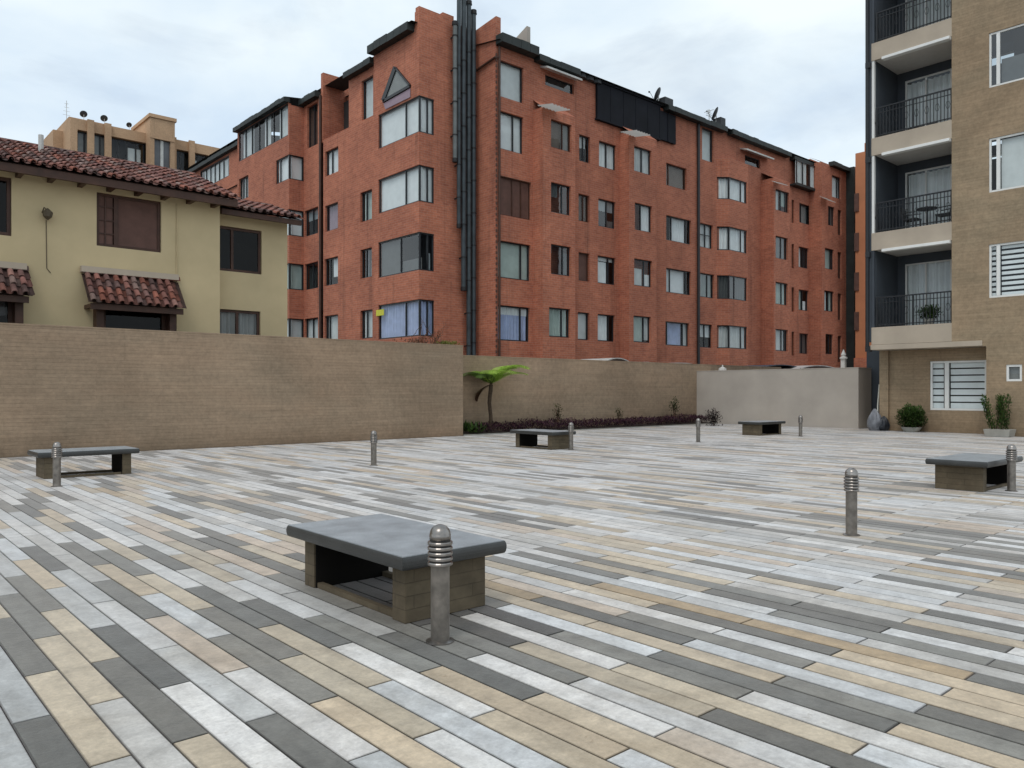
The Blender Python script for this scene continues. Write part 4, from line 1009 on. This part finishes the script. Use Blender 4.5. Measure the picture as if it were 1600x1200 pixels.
# dark wall in the gap at ground level and behind the balconies
m = MB(); m.box(28.05, 9, -0.05, 28.35, yX(1354, 28.05), 2.9); m.build('gap_wall', M['slate_paint'], rb)
for k in range(4):
    f0, f1 = FB[k], FT[k]
    ztop = FB[k+1] if k < 3 else 15.1
    m = MB(); m.box(RX, YS, f0, BX+.2, RY1, f1-.06); m.box(RX-.001, YS+.002, f1-.06, RX+.16, RY1+.001, f1)
    bal = m.build('balcony', M['fascia'], rb)
    m = MB(); m.face([(RX+.17,YS,f1-.05),(BX,YS,f1-.05),(BX,RY1-.1,f1-.05),(RX+.17,RY1-.1,f1-.05)]); m.build('floor', M['grey_render'], bal)
    # side wall at the far end (faces the camera side), back wall
    m = MB(); m.box(RX+.12, RY1-.10, f1-.05, BX, RY1-.001, ztop); m.build('side_wall', M['slate_paint'], bal)
    m = MB(); m.box(RX+.02, RY1-.08, f1, RX+.115, RY1-.003, ztop); m.build('corner_post', M['white'] if k in (1, 2) else M['slate_paint'], bal)
    plb = PX(BX); yl = RY1-.10
    # railing on the edge
    r_ = MB(); hh = 0.98; x = RX+.07
    r_.box(x-.022, YS+.01, f1+hh-.04, x+.022, RY1-.12, f1+hh); r_.box(x-.015, YS+.01, f1+.06, x+.015, RY1-.12, f1+.09); r_.box(x-.014, YS+.01, f1+hh-.2, x+.014, RY1-.12, f1+hh-.18)
    nb = 22
    for i in range(nb+1):
        y = YS+.03+(RY1-.15-YS-.03)*i/nb; t = 0.022 if i % 11 == 0 else 0.010
        r_.box(x-t, y-t, f1, x+t, y+t, f1+hh-.04)
        if i % 3 == 1:
            for q in range(6):
                a0, a1 = PI*2*q/6, PI*2*(q+1)/6
                r_.tube([(x,y+.06*math.cos(a0),f1+.5+.12*math.sin(a0)),(x,y+.06*math.cos(a1),f1+.5+.12*math.sin(a1))], .007, 4, caps=False)
    r_.build('railing', M['wrought'], bal)
    if k < 3:
        m = MB(); m.hexa([(RX-.14,YS+.02,ztop-.10),(RX+.06,YS+.02,ztop-.10),(RX+.06,RY1-.38,ztop-.10),(RX-.14,RY1-.38,ztop-.10),(RX-.14,YS+.02,ztop-.012),(RX+.06,YS+.02,ztop-.003),(RX+.06,RY1-.38,ztop-.003),(RX-.14,RY1-.38,ztop-.012)]); m.build('awning_box', M['white'], bal, bevel=0.008)
    m = MB(); m.face([(RX+.07,YS,ztop-.004),(BX+.1,YS,ztop-.004),(BX+.1,RY1-.1,ztop-.004),(RX+.07,RY1-.1,ztop-.004)]); m.build('soffit', M['soffit'], bal)
    # back wall: dark strip then sliding door
    yd = yX(1414, BX)
    m = MB(); m.box(BX, yd, f1-.05, BX+.18, yl, ztop); m.build('back_wall', M['slate_paint'], bal)
    y_end = YS-1.2
    cs = {0: [('cur_white', (.36, 1), (0, 1))], 1: [('cur_white', (.3, .98), (0, .96))], 2: [('cur_white', (.35, 1), (.30, .95)), ('cur_pale', (.55, .7), (0, .3))], 3: [('cur_pale', (.2, 1), (0, 1)), ('cur_white', (.45, .6), (0, 1))]}[k]
    zt2 = min(ztop-.30, f1+2.35)
    m = MB(); m.box(BX+.001, y_end, zt2, BX+.18, yd, ztop); m.build('lintel', M['slate_paint'], bal)
    ds = window(bal, plb, y_end, yd, f1-.04, zt2, mulls=((0.55, .14), (.8, .05)), cur=None, frame='white', fw=0.05, nd=0.02, name='sliding_door', glass='glass')
    for cm in set(q[0] for q in cs):
        c = MB(); w = yd-y_end; h = zt2-f1
        for c2, sp, zs in cs:
            if c2 == cm: curtain_mesh(c, plb, y_end+w*sp[0], y_end+w*sp[1], f1+h*zs[0], f1+h*zs[1], 0.12, True)
        o = c.build('door_curtain', M[cm], bal)
    m = MB(); m.face([(BX+1.6,y_end-.3,f1),(BX+1.6,yl,f1),(BX+1.6,yl,ztop),(BX+1.6,y_end-.3,ztop)]); m.face([(BX+.18,yl,f1),(BX+1.6,yl,f1),(BX+1.6,yl,ztop),(BX+.18,yl,ztop)]); m.build('room', M['interior'], bal)
m = MB(); m.box(RX+.001, YS+.001, 15.1, BX+.2, RY1, 17); m.build('upper_fascia', M['fascia'], rb)
# roof and far side close the volume
m = MB(); m.box(RX, RY0, 17, BX+8, RY1, 17.3); m.build('roof', M['fascia'], rb)
m = MB(); m.box(RX+.01, RY1+.002, 2.9, BX+8, RY1+.15, 17); m.build('end_wall', M['slate_paint'], rb)
m = MB(); m.face([(RX+1.4,RY0,0),(RX+1.4,YS-1.25,0),(RX+1.4,YS-1.25,17),(RX+1.4,RY0,17)]); m.face([(GX+1.2,YN-1.2,0),(GX+1.2,RG1,0),(GX+1.2,RG1,2.62),(GX+1.2,YN-1.2,2.62)])
m.build('interior', M['interior'], rb)
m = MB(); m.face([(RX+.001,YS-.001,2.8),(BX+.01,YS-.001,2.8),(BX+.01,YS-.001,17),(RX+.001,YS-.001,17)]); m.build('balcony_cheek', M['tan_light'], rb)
# windows
for i, (a, b) in enumerate(wz):
    sl = (0.15, 0.60, [(0.0, .84), (.90, 1)]) if i == 0 else None
    cs = None if i == 0 else ([('cur_pale', (0, .84), (0, .96)), ] if i == 1 else [('cur_grey', (0, .84), (0, .5))])
    window(rb, pl, wy0, wy1, a, b, mulls=((0.865, .09),), cur=cs, frame='white', fw=0.055, nd=0.03, slats=sl, glass='glass' if i < 2 else 'glass_dark', wavy=False)
window(rb, plg, yX(1541.5, GX), gy1, 0.70, 2.24, mulls=((0.70, .12),), frame='white', fw=0.06, nd=0.03, slats=(0.21, 0.80, [(0.0, .66), (.76, 1)]))
window(rb, pl, *small, frame='white', fw=0.06, nd=0.02, cur='cur_grey', wavy=False)
# downpipe on the corner
m = MB(); m.tube([(RX-.03,RY1+.12,2.6),(RX-.03,RY1+.12,17)], 0.06, 10)
for z in FB: m.box(RX-.10, RY1+.02, z-.22, RX+.1, RY1+.16, z-.04)
m.build('downpipe', M['dark_metal'], rb)

# things on the balconies
def patio_chair(loc, rz, label):
    r = thing('patio_chair', loc, label, 'chair', 'patio chairs on a balcony')
    x, y, z = loc
    m = MB(); m.box(x-.22, y-.22, z+.42, x+.22, y+.22, z+.46); m.build('seat', M['chair'], r)
    m = MB(); m.hexa([(x-.22,y+.19,z+.46),(x+.22,y+.19,z+.46),(x+.22,y+.23,z+.46),(x-.22,y+.23,z+.46),(x-.22,y+.29,z+.86),(x+.22,y+.29,z+.86),(x+.22,y+.33,z+.86),(x-.22,y+.33,z+.86)]); m.build('backrest', M['chair'], r)
    for sx in (-1, 1):
        for sy in (-1, 1):
            m = MB(); m.tube([(x+sx*.2,y+sy*.2,z),(x+sx*.19,y+sy*.19,z+.42)], .016, 6); m.build('leg', M['chair'], r)
        m = MB(); m.tube([(x+sx*.23,y-.2,z+.64),(x+sx*.23,y+.24,z+.66)], .016, 6); m.build('armrest', M['chair'], r)
    r.rotation_euler = (0, 0, rz); return r
f1 = FT[1]-.05
c1_ = patio_chair((RX+.75, YS+.45, f1), PI, 'black patio chair at the right of the balcony table')
c2_ = patio_chair((RX+.75, YS+1.45, f1), 0, 'black patio chair at the left of the balcony table')
x, y = RX+.65, YS+.95; t = thing('patio_table', (x, y, f1), 'small dark round table between two balcony chairs', 'table')
m = MB(); m.lathe([(.3,.68),(.3,.71)], x, y, f1, 20); m.build('table_top', M['chair'], t)
m = MB(); m.lathe([(.22,0),(.03,.05),(.025,.68)], x, y, f1, 12); m.build('pedestal', M['chair'], t)

# ------------------------------------------------------------------ foliage helper
def leaf(mb, p, d, up, L, w, col):
    d = Vector(d).normalized(); s = d.cross(Vector(up))
    if s.length < 1e-3: s = d.cross(Vector((1, 0, 0)))
    s.normalize(); p = Vector(p); nrm = s.cross(d)
    a = p + d*L*0.45 + s*w/2 + nrm*w*0.12; b = p + d*L*0.45 - s*w/2 + nrm*w*0.12
    mb.face([p, a, p+d*L, b], col)
def rvec(r):
    while True:
        v = Vector((r.uniform(-1,1), r.uniform(-1,1), r.uniform(-1,1)))
        if 0.05 < v.length < 1: return v.normalized()
def blob(mb, c, rad, n, L, w, cols, r, shell=0.35, seed=0.0, zmin=None):
    c = Vector(c)
    for i in range(n):
        d = rvec(r); k = 1-shell*r.random()**1.3
        q = 1+0.38*mnoise.noise(Vector((d.x*2.2+seed, d.y*2.2, d.z*2.2)))
        p = c + Vector((d.x*rad[0], d.y*rad[1], d.z*rad[2]))*k*q
        if zmin is not None and p.z < zmin: continue
        dd = (d*0.7 + rvec(r)*0.8 + Vector((0, 0, .25)))
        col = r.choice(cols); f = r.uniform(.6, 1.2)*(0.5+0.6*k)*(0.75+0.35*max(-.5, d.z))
        leaf(mb, p, dd, (0, 0, 1), L*r.uniform(.6, 1.2), w*r.uniform(.7, 1.2), tuple(x*f for x in col))
GR = [(0.05, 0.10, 0.02), (0.075, 0.14, 0.03), (0.04, 0.075, 0.018)]
DG = [(0.03, 0.055, 0.014), (0.045, 0.08, 0.02), (0.02, 0.04, 0.012)]
PU = [(0.075, 0.022, 0.045), (0.055, 0.016, 0.035), (0.035, 0.012, 0.024), (0.10, 0.035, 0.05)]
rl = random.Random(11)
# purple ground cover
m = MB(); m_ = 0
for i in range(9000):
    x = rl.uniform(14.6, 26.75); y = rl.uniform(18.06, 19.0)
    h = 0.26+0.12*mnoise.noise(Vector((x*1.3, y*1.3, 0)))+0.05*mnoise.noise(Vector((x*5, y*5, 3)))
    h *= 0.75+0.25*min(1, (y-18.0)/0.35)
    z = 0.04+h*rl.random()**0.6
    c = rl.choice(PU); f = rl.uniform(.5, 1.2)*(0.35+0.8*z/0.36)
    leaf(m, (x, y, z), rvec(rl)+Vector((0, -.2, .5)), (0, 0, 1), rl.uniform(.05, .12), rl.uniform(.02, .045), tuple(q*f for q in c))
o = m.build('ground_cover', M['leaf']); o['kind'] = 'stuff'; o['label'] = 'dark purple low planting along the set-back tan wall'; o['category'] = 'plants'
# little shrubs in the bed
def shrub(px, pyt, Y, rad, cols, label, n=900, stems=True, name='shrub', grp=None, L=.07, w=.035):
    x = xY(px, Y); zt_ = zY(px, pyt, Y); r = thing(name, (x, Y, 0.05), label, 'shrub', grp)
    zc = zt_-rad[2]
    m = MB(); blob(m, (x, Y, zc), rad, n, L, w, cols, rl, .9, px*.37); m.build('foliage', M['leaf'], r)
    m = MB()
    for k in range(4):
        a = rl.uniform(0, 2*PI); m.tube([(x,Y,0.03),(x+.03*math.cos(a),Y+.03*math.sin(a),zc*.6),(x+rad[0]*.5*math.cos(a),Y+rad[1]*.5*math.sin(a),zc+rad[2]*.4)], [.016,.012,.005], 5)
    m.build('stem', M['twig'], r); return r
OL = [(0.06, 0.075, 0.02), (0.08, 0.085, 0.03), (0.045, 0.05, 0.018), (0.10, 0.07, 0.03)]
shrub(872, 631, 18.55, (.17, .17, .30), OL, 'small olive shrub behind the middle bench', 260)
shrub(967, 636, 18.55, (.16, .16, .26), OL, 'small sparse shrub in the middle of the planting bed', 170)
shrub(1054, 621, 18.5, (.24, .22, .34), DG+OL[:1], 'largest green shrub in the bed, near its right end', 420)
shrub(1115, 640, 17.0, (.30, .35, .36), [(0.03,0.018,0.02),(0.045,0.022,0.028),(0.025,0.02,0.014)], 'dark reddish bush at the foot of the grey wall', 700, L=.09)
# green leafy plant beside the end of the long wall
x, y = 14.62, 18.35; r = thing('leafy_plant', (x, y, 0.03), 'low dark green leafy plant at the end of the long tan wall', 'plant')
m = MB()
for k in range(90):
    a = rl.uniform(0, 2*PI); e = rl.uniform(.2, 1.3); d = Vector((math.cos(a)*math.cos(e), math.sin(a)*math.cos(e), math.sin(e)))
    c = rl.choice(GR); leaf(m, (x+rl.uniform(-.22, .3), y+rl.uniform(-.25, .25), rl.uniform(.05, .2)), d, (0, 0, 1), rl.uniform(.14, .3), rl.uniform(.05, .09), c)
m.build('foliage', M['leaf'], r)
# tree fern
FX, FY = xY(766, 18.55), 18.55
tf = thing('tree_fern', (FX, FY, 0.05), 'young tree fern with a thin dark trunk and bright green spreading fronds', 'tree')
zt_ = 1.48
m = MB(); pts = [(FX+.03*math.sin(k*.9)*(k/8), FY+.02*math.cos(k*1.3), 0.02+zt_*k/8) for k in range(9)]
m.tube(pts, [.085,.07,.062,.058,.058,.06,.062,.066,.06], 10); m.build('trunk', M['trunk'], tf)
top = Vector(pts[-1])
def frond(a, e, L, cols, droop, name='frond'):
    m = MB(); h = Vector((math.cos(a), math.sin(a), 0)); n = 20; pts = []
    p = top.copy(); ang = e
    for k in range(n+1):
        pts.append(p.copy()); p = p + (h*math.cos(ang)+Vector((0,0,1))*math.sin(ang))*(L/n); ang -= droop/n*(0.5+1.0*k/n)
    m.tube(pts, [.012*(1-k/(n+3)) for k in range(n+1)], 5, (0.10, 0.09, 0.03))
    side = Vector((-h.y, h.x, 0))
    for k in range(2, n+1):
        t = k/n; w = 0.40*math.sin(PI*min(1, t*0.86+0.10))**0.8*L
        d0 = (pts[k]-pts[k-1]).normalized()
        for s in (-1, 1):
            dd = (side*s*1.0 + d0*0.55 + Vector((0, 0, -.12))).normalized()
            c = rl.choice(cols); f = rl.uniform(.8, 1.2)
            q = 9
            for j in range(q):      # pinnules along each pinna
                u = j/q; pp = pts[k]+dd*w*u+Vector((0, 0, -.10*u*u*w)); pl_ = w*0.20*(1-u*.75)
                for s2 in (-1, 1):
                    leaf(m, pp, dd*0.5+d0*s2*0.9, (0, 0, 1), pl_+.012, .024, tuple(x*f for x in c))
            leaf(m, pts[k]+dd*w*.88, dd, (0, 0, 1), w*.16, .02, tuple(x*f for x in c))
    m.build(name, M['leaf'], tf)
BR = [(0.40, 0.58, 0.10), (0.46, 0.62, 0.13), (0.32, 0.50, 0.08)]; MG = [(0.14, 0.22, 0.05), (0.11, 0.19, 0.045)]
toR = math.atan2(RGT[1], RGT[0])
for a, e, L, c, dr in ((0.0, .95, 1.25, BR, 1.9), (0.35, .85, 1.25, BR, 1.8), (-0.35, .80, 1.20, BR, 1.7), (0.75, 1.0, 1.05, BR, 1.9), (-0.8, .75, 1.05, BR, 1.7), (-1.4, .85, .95, BR, 1.9), (1.4, .95, .9, BR, 2.0), (0.15, .55, 1.1, BR, 1.3), (-0.15, 1.15, 1.0, BR, 2.1),
                       (2.0, .8, .95, MG, 1.8), (2.6, .65, .95, MG, 1.7), (3.1, .60, 1.0, MG, 1.6), (3.6, .7, .95, MG, 1.8), (-2.0, .7, .9, MG, 1.8), (4.1, .85, .8, MG, 1.9), (2.9, 1.0, .8, BR, 2.0)):
    frond(toR+a+rl.uniform(-.1, .1), e+.20, L*rl.uniform(1.0, 1.2), c, dr*.95)
frond(toR+2.9, -.25, .72, [(0.085, 0.045, 0.025), (0.065, 0.035, 0.02)], 1.5, 'dead_frond')
# dry climber and moss on the end of the long wall
r = thing('dry_climber', (12.9, 18.3, 2.6), 'dry reddish climbing plant above the end of the long tan wall', 'plant')
m = MB()
for k in range(26):
    x = 12.4+rl.random()*1.2; p = Vector((x, 18.55+rl.uniform(-.2, .2), 2.62)); pts = [p.copy()]
    hgt = 0.25 if x < 12.9 else 0.95
    for q in range(6): p = p+Vector((rl.uniform(-.09, .13), rl.uniform(-.07, .07), rl.uniform(.02, .19)*hgt)); pts.append(p.copy())
    m.tube(pts, [.014-.0018*i for i in range(7)], 4)
m.build('stems', M['twig'], r)
m = MB(); 
for k in range(160):
    t = rl.random(); x = 12.2+1.4*t; leaf(m, (x, 18.5+rl.uniform(-.3, .3), 2.63+rl.random()*(.12+.55*max(0, t-.45))), rvec(rl), (0,0,1), rl.uniform(.05, .11), .04, rl.choice([(0.13,0.05,0.03),(0.10,0.06,0.03),(0.16,0.07,0.04)]))
m.build('dry_leaves', M['leaf'], r)
r = thing('wall_moss', (13.8, 18.4, 2.63), 'yellow green tuft growing on top of the long wall end', 'plant'); m = MB()
for k in range(260): leaf(m, (13.45+rl.random()*.62, 18.2+rl.random()*.5, 2.635+rl.random()*.06), rvec(rl)+Vector((0,0,.9)), (0,0,1), rl.uniform(.05, .13), .03, rl.choice([(0.16,0.17,0.03),(0.10,0.13,0.03),(0.2,0.19,0.05)]))
m.build('foliage', M['leaf'], r)
# potted shrubs against the beige building
def pot_round(px, py, label):
    x, y = gnd(px, py); x, y = 26.05, yX(px, 26.05)
    r = thing('potted_shrub', (x, y, 0), label, 'potted plant')
    m = MB(); m.lathe([(.20,0),(.27,.10),(.30,.16),(.28,.16),(.25,.13)], x, y, 0, 22); m.build('pot', M['pot'], r)
    m = MB(); blob(m, (x, y, .46), (.40, .40, .36), 3600, .085, .038, GR, rl, .55, 2.0, .12); m.build('foliage', M['leaf'], r); return r
pot_round(1424, 674, 'rounded green shrub in a low grey pot left of the ground floor window')
x, y = 25.32, yX(1562, 25.32); r = thing('potted_shrub', (x, y, 0), 'upright green shrub in a square grey planter right of the ground floor window', 'potted plant')
m = MB(); m.hexa([(x-.25,y-.30,0),(x+.25,y-.30,0),(x+.25,y+.30,0),(x-.25,y+.30,0),(x-.29,y-.34,.21),(x+.29,y-.34,.21),(x+.29,y+.34,.21),(x-.29,y+.34,.21)]); m.build('pot', M['pot'], r, bevel=.01)
m = MB()
for k in range(9):
    a = k*.7; bx, by = x+.16*math.cos(a), y+.2*math.sin(a); hh = rl.uniform(.75, 1.05); lean = (rl.uniform(-.15, .15), rl.uniform(-.25, .25))
    m2 = [(bx,by,.18),(bx+lean[0]*.5,by+lean[1]*.5,.18+hh*.5),(bx+lean[0],by+lean[1],.18+hh)]
    m.tube(m2, [.01,.008,.004], 4, (0.05, 0.06, 0.02))
    for q in range(210):
        t = .1+.9*rl.random(); p = Vector(m2[0]).lerp(Vector(m2[2]), t)
        leaf(m, p+rvec(rl)*.07, rvec(rl)+Vector((0,0,.7)), (0,0,1), rl.uniform(.05, .1), .03, tuple(z*rl.uniform(.6, 1.2) for z in rl.choice(GR)))
m.build('foliage', M['leaf'], r)
# balcony plant
x, y, z = RX+.3, YS+.75, FT[0]; r = thing('balcony_plant', (x, y, z), 'green pot plant behind the lowest balcony railing', 'potted plant')
m = MB(); m.lathe([(.12,0),(.16,.22),(.14,.22)], x, y, z-.04, 14); m.build('pot', M['pot'], r); m = MB(); blob(m, (x, y, z+.36), (.24, .34, .2), 700, .11, .045, GR, rl, .8, 5.0); m.build('foliage', M['leaf'], r)

# ------------------------------------------------------------------ broom and bags in the dark gap
def bag(c, rad, label, mat, seed):
    x, y = c; r = MB(); n, k = 22, 12; i0 = 0; rings = []
    for j in range(k+1):
        t = j/k; zz = rad[2]*t; w = (math.sin(PI*min(1, t*.82+.12)))**.7*(1-.55*t)
        if j == k: w = .10
        rg = []
        for i in range(n):
            a = 2*PI*i/n; q = 1+.22*mnoise.noise(Vector((math.cos(a)*1.8+seed, math.sin(a)*1.8, t*3)))+.10*math.sin(a*7+t*3)*t
            rg.append((x+rad[0]*w*q*math.cos(a), y+rad[1]*w*q*math.sin(a), zz))
        rings.append(rg)
    for a, b in zip(rings, rings[1:]):
        for i in range(n): r.face([a[i], a[(i+1) % n], b[(i+1) % n], b[i]])
    r.face(rings[-1])
    return tag(r.build('rubbish_bag', M[mat], None, loc=(x, y, 0)), label, 'bag')
bx_ = 27.0
bag((26.15, yX(1367, 26.15)), (.30, .30, .72), 'grey plastic rubbish bag in the dark gap beside the grey wall', 'bag', 1.0)
bag((26.25, yX(1381, 26.25)), (.24, .24, .48), 'black rubbish bag right of the grey bag in the dark gap', 'bag_dark', 4.0)
x, y = 26.45, yX(1371, 26.45)
r = thing('broom', (x, y, 0), 'pale handled broom leaning behind the rubbish bags', 'broom')
m = MB(); m.tube([(x-.1,y-.06,.15),(x+.02,y,.8),(x+.10,y-.02,1.52)], .022, 8); m.build('handle', M['broom'], r)
m = MB(); m.hexa([(x-.2,y-.10,0),(x,y-.10,0),(x,y+.08,0),(x-.2,y+.08,0),(x-.15,y-.07,.18),(x-.05,y-.07,.18),(x-.05,y+.03,.18),(x-.15,y+.03,.18)]); m.build('brush', M['bag'], r)

# ------------------------------------------------------------------ low shelter roofs behind the walls
SG = 'low curved shelter roofs behind the walls'
def shelter(x0, x1, y0, y1, z, rise, mat, label, axis='x'):
    r = thing('shelter_roof', ((x0+x1)/2, (y0+y1)/2, 0), label, 'shelter', SG)
    m = MB(); n = 14
    for i in range(n):
        t0, t1 = i/n, (i+1)/n; z0, z1 = z+rise*math.sin(PI*t0)**.7, z+rise*math.sin(PI*t1)**.7
        xa, xb = x0+(x1-x0)*t0, x0+(x1-x0)*t1
        m.face([(xa,y0,z0),(xb,y0,z1),(xb,y1,z1),(xa,y1,z0)]); m.face([(xa,y0,z0-.04),(xb,y0,z1-.04),(xb,y0,z1),(xa,y0,z0)])
    m.build('roof_sheet', M[mat], r)
    for xx in (x0+.08, x1-.08):
        for yy in (y0+.08, y1-.08):
            p = MB(); p.tube([(xx,yy,-.05),(xx,yy,z+.03)], .04, 6); p.build('post', M['dark_metal'], r)
    return r
def sx(px): return xY(px, 21)
shelter(sx(930), sx(966), 20.4, 22.2, zY(950, 564, 20.4), .14, 'sheet', 'leftmost grey shelter roof peeping over the set-back tan wall')
shelter(sx(981), sx(1006), 20.4, 22.2, zY(990, 569, 20.4), .12, 'plastic_white', 'small white shelter roof, second from the left over the tan wall')
shelter(sx(1012), sx(1082), 20.4, 22.4, zY(1045, 572, 20.4), .17, 'plastic_white', 'wide curved white shelter roof above the right end of the tan wall')
shelter(xY(1196, 19.9), xY(1252, 19.9), 19.9, 21.6, zY(1220, 574, 19.9), .14, 'tarp', 'dark blue shelter roof above the middle of the grey wall')
shelter(xY(1252, 19.4), xY(1312, 19.4), 19.4, 21.6, zY(1285, 577, 19.4), .20, 'plastic_white', 'curved white shelter roof above the right end of the grey wall')
# pale finial post on the grey wall
x, y = 27.5, yX(1318, 27.5); r = thing('finial_post', (x, y, 2.12), 'pale stone finial post standing on the grey wall', 'post')
m = MB(); m.box(x-.07, y-.07, 2.12, x+.07, y+.07, 2.45); m.build('shaft', M['soffit'], r)
m = MB(); m.lathe([(.13,2.45),(.13,2.50),(.06,2.54),(.09,2.60),(.05,2.68),(.015,2.78)], x, y, 0, 14); m.build('cap', M['soffit'], r)
x, y = 27.45, yX(1129, 27.45); r = thing('finial_post', (x, y, 2.12), 'small pale finial on the left part of the grey wall', 'post')
m = MB(); m.lathe([(.16,2.12),(.15,2.22),(.04,2.27),(.015,2.36)], x, y, 0, 12); m.build('cap', M['soffit'], r)

# ------------------------------------------------------------------ sky, sun, camera
world = bpy.data.worlds.new('World'); scene.world = world; world.use_nodes = True
nt = world.node_tree
for n in list(nt.nodes): nt.nodes.remove(n)
SUN_EL, SUN_AZ = math.radians(58), math.radians(205)      # direction towards the sun, measured from +X
out = N(nt, 'ShaderNodeOutputWorld'); bg = N(nt, 'ShaderNodeBackground'); bg.inputs['Strength'].default_value = 0.1
sky = N(nt, 'ShaderNodeTexSky'); sky.sky_type = 'NISHITA'; sky.sun_disc = False
sky.sun_elevation = SUN_EL; sky.sun_rotation = math.radians(90)-SUN_AZ
sky.air_density = 1.0; sky.dust_density = 2.0
tc = N(nt, 'ShaderNodeTexCoord'); mp = N(nt, 'ShaderNodeMapping'); mp.inputs['Scale'].default_value = (1.0, 1.0, 2.2); mp.inputs['Location'].default_value = (0.35, 0.1, 0.2)
nt.links.new(tc.outputs['Generated'], mp.inputs['Vector'])
f1n = noise(nt, mp.outputs[0], 1.7, 7, 0.52, 0.35)
mp2 = N(nt, 'ShaderNodeMapping'); mp2.inputs['Scale'].default_value = (1, 1, 2.6); mp2.inputs['Location'].default_value = (2.3, 0.7, 0.4); nt.links.new(tc.outputs['Generated'], mp2.inputs['Vector'])
f2n = noise(nt, mp2.outputs[0], 3.1, 8, 0.55, 0.4)
cl = ramp(nt, f1n, [(0.36, (7.0, 8.4, 9.9)), (0.48, (8.8, 9.9, 10.6)), (0.58, (10.0, 10.8, 11.0))])
shade = ramp(nt, f2n, [(0.53, (1, 1, 1)), (0.72, (0.76, 0.775, 0.82))])
cl = mixc(nt, 1.0, cl, shade, 'MULTIPLY')
c = mixc(nt, 0.93, sky.outputs[0], cl)
nt.links.new(c, bg.inputs['Color']); nt.links.new(bg.outputs[0], out.inputs[0])

sl = bpy.data.lights.new('sun', 'SUN'); sl.energy = 1.1; sl.angle = math.radians(22); sl.color = (1.0, 0.96, 0.90)
so = bpy.data.objects.new('sun', sl); COL.objects.link(so)
d = Vector((math.cos(SUN_AZ)*math.cos(SUN_EL), math.sin(SUN_AZ)*math.cos(SUN_EL), math.sin(SUN_EL)))
so.rotation_euler = d.to_track_quat('Z', 'Y').to_euler(); so.location = (0, 0, 40)

cam = bpy.data.cameras.new('camera'); co = bpy.data.objects.new('camera', cam); COL.objects.link(co); scene.camera = co
co.location = (0, 0, EYE); co.rotation_euler = (PI/2, 0, YAW-PI/2)
cam.sensor_width = 36; cam.lens = FPX/1600*36; cam.shift_y = (HOR-600)/1600; cam.clip_start = 0.05; cam.clip_end = 2000
scene.view_settings.view_transform = 'Standard'; scene.view_settings.look = 'None'; scene.view_settings.exposure = 0; scene.view_settings.gamma = 1
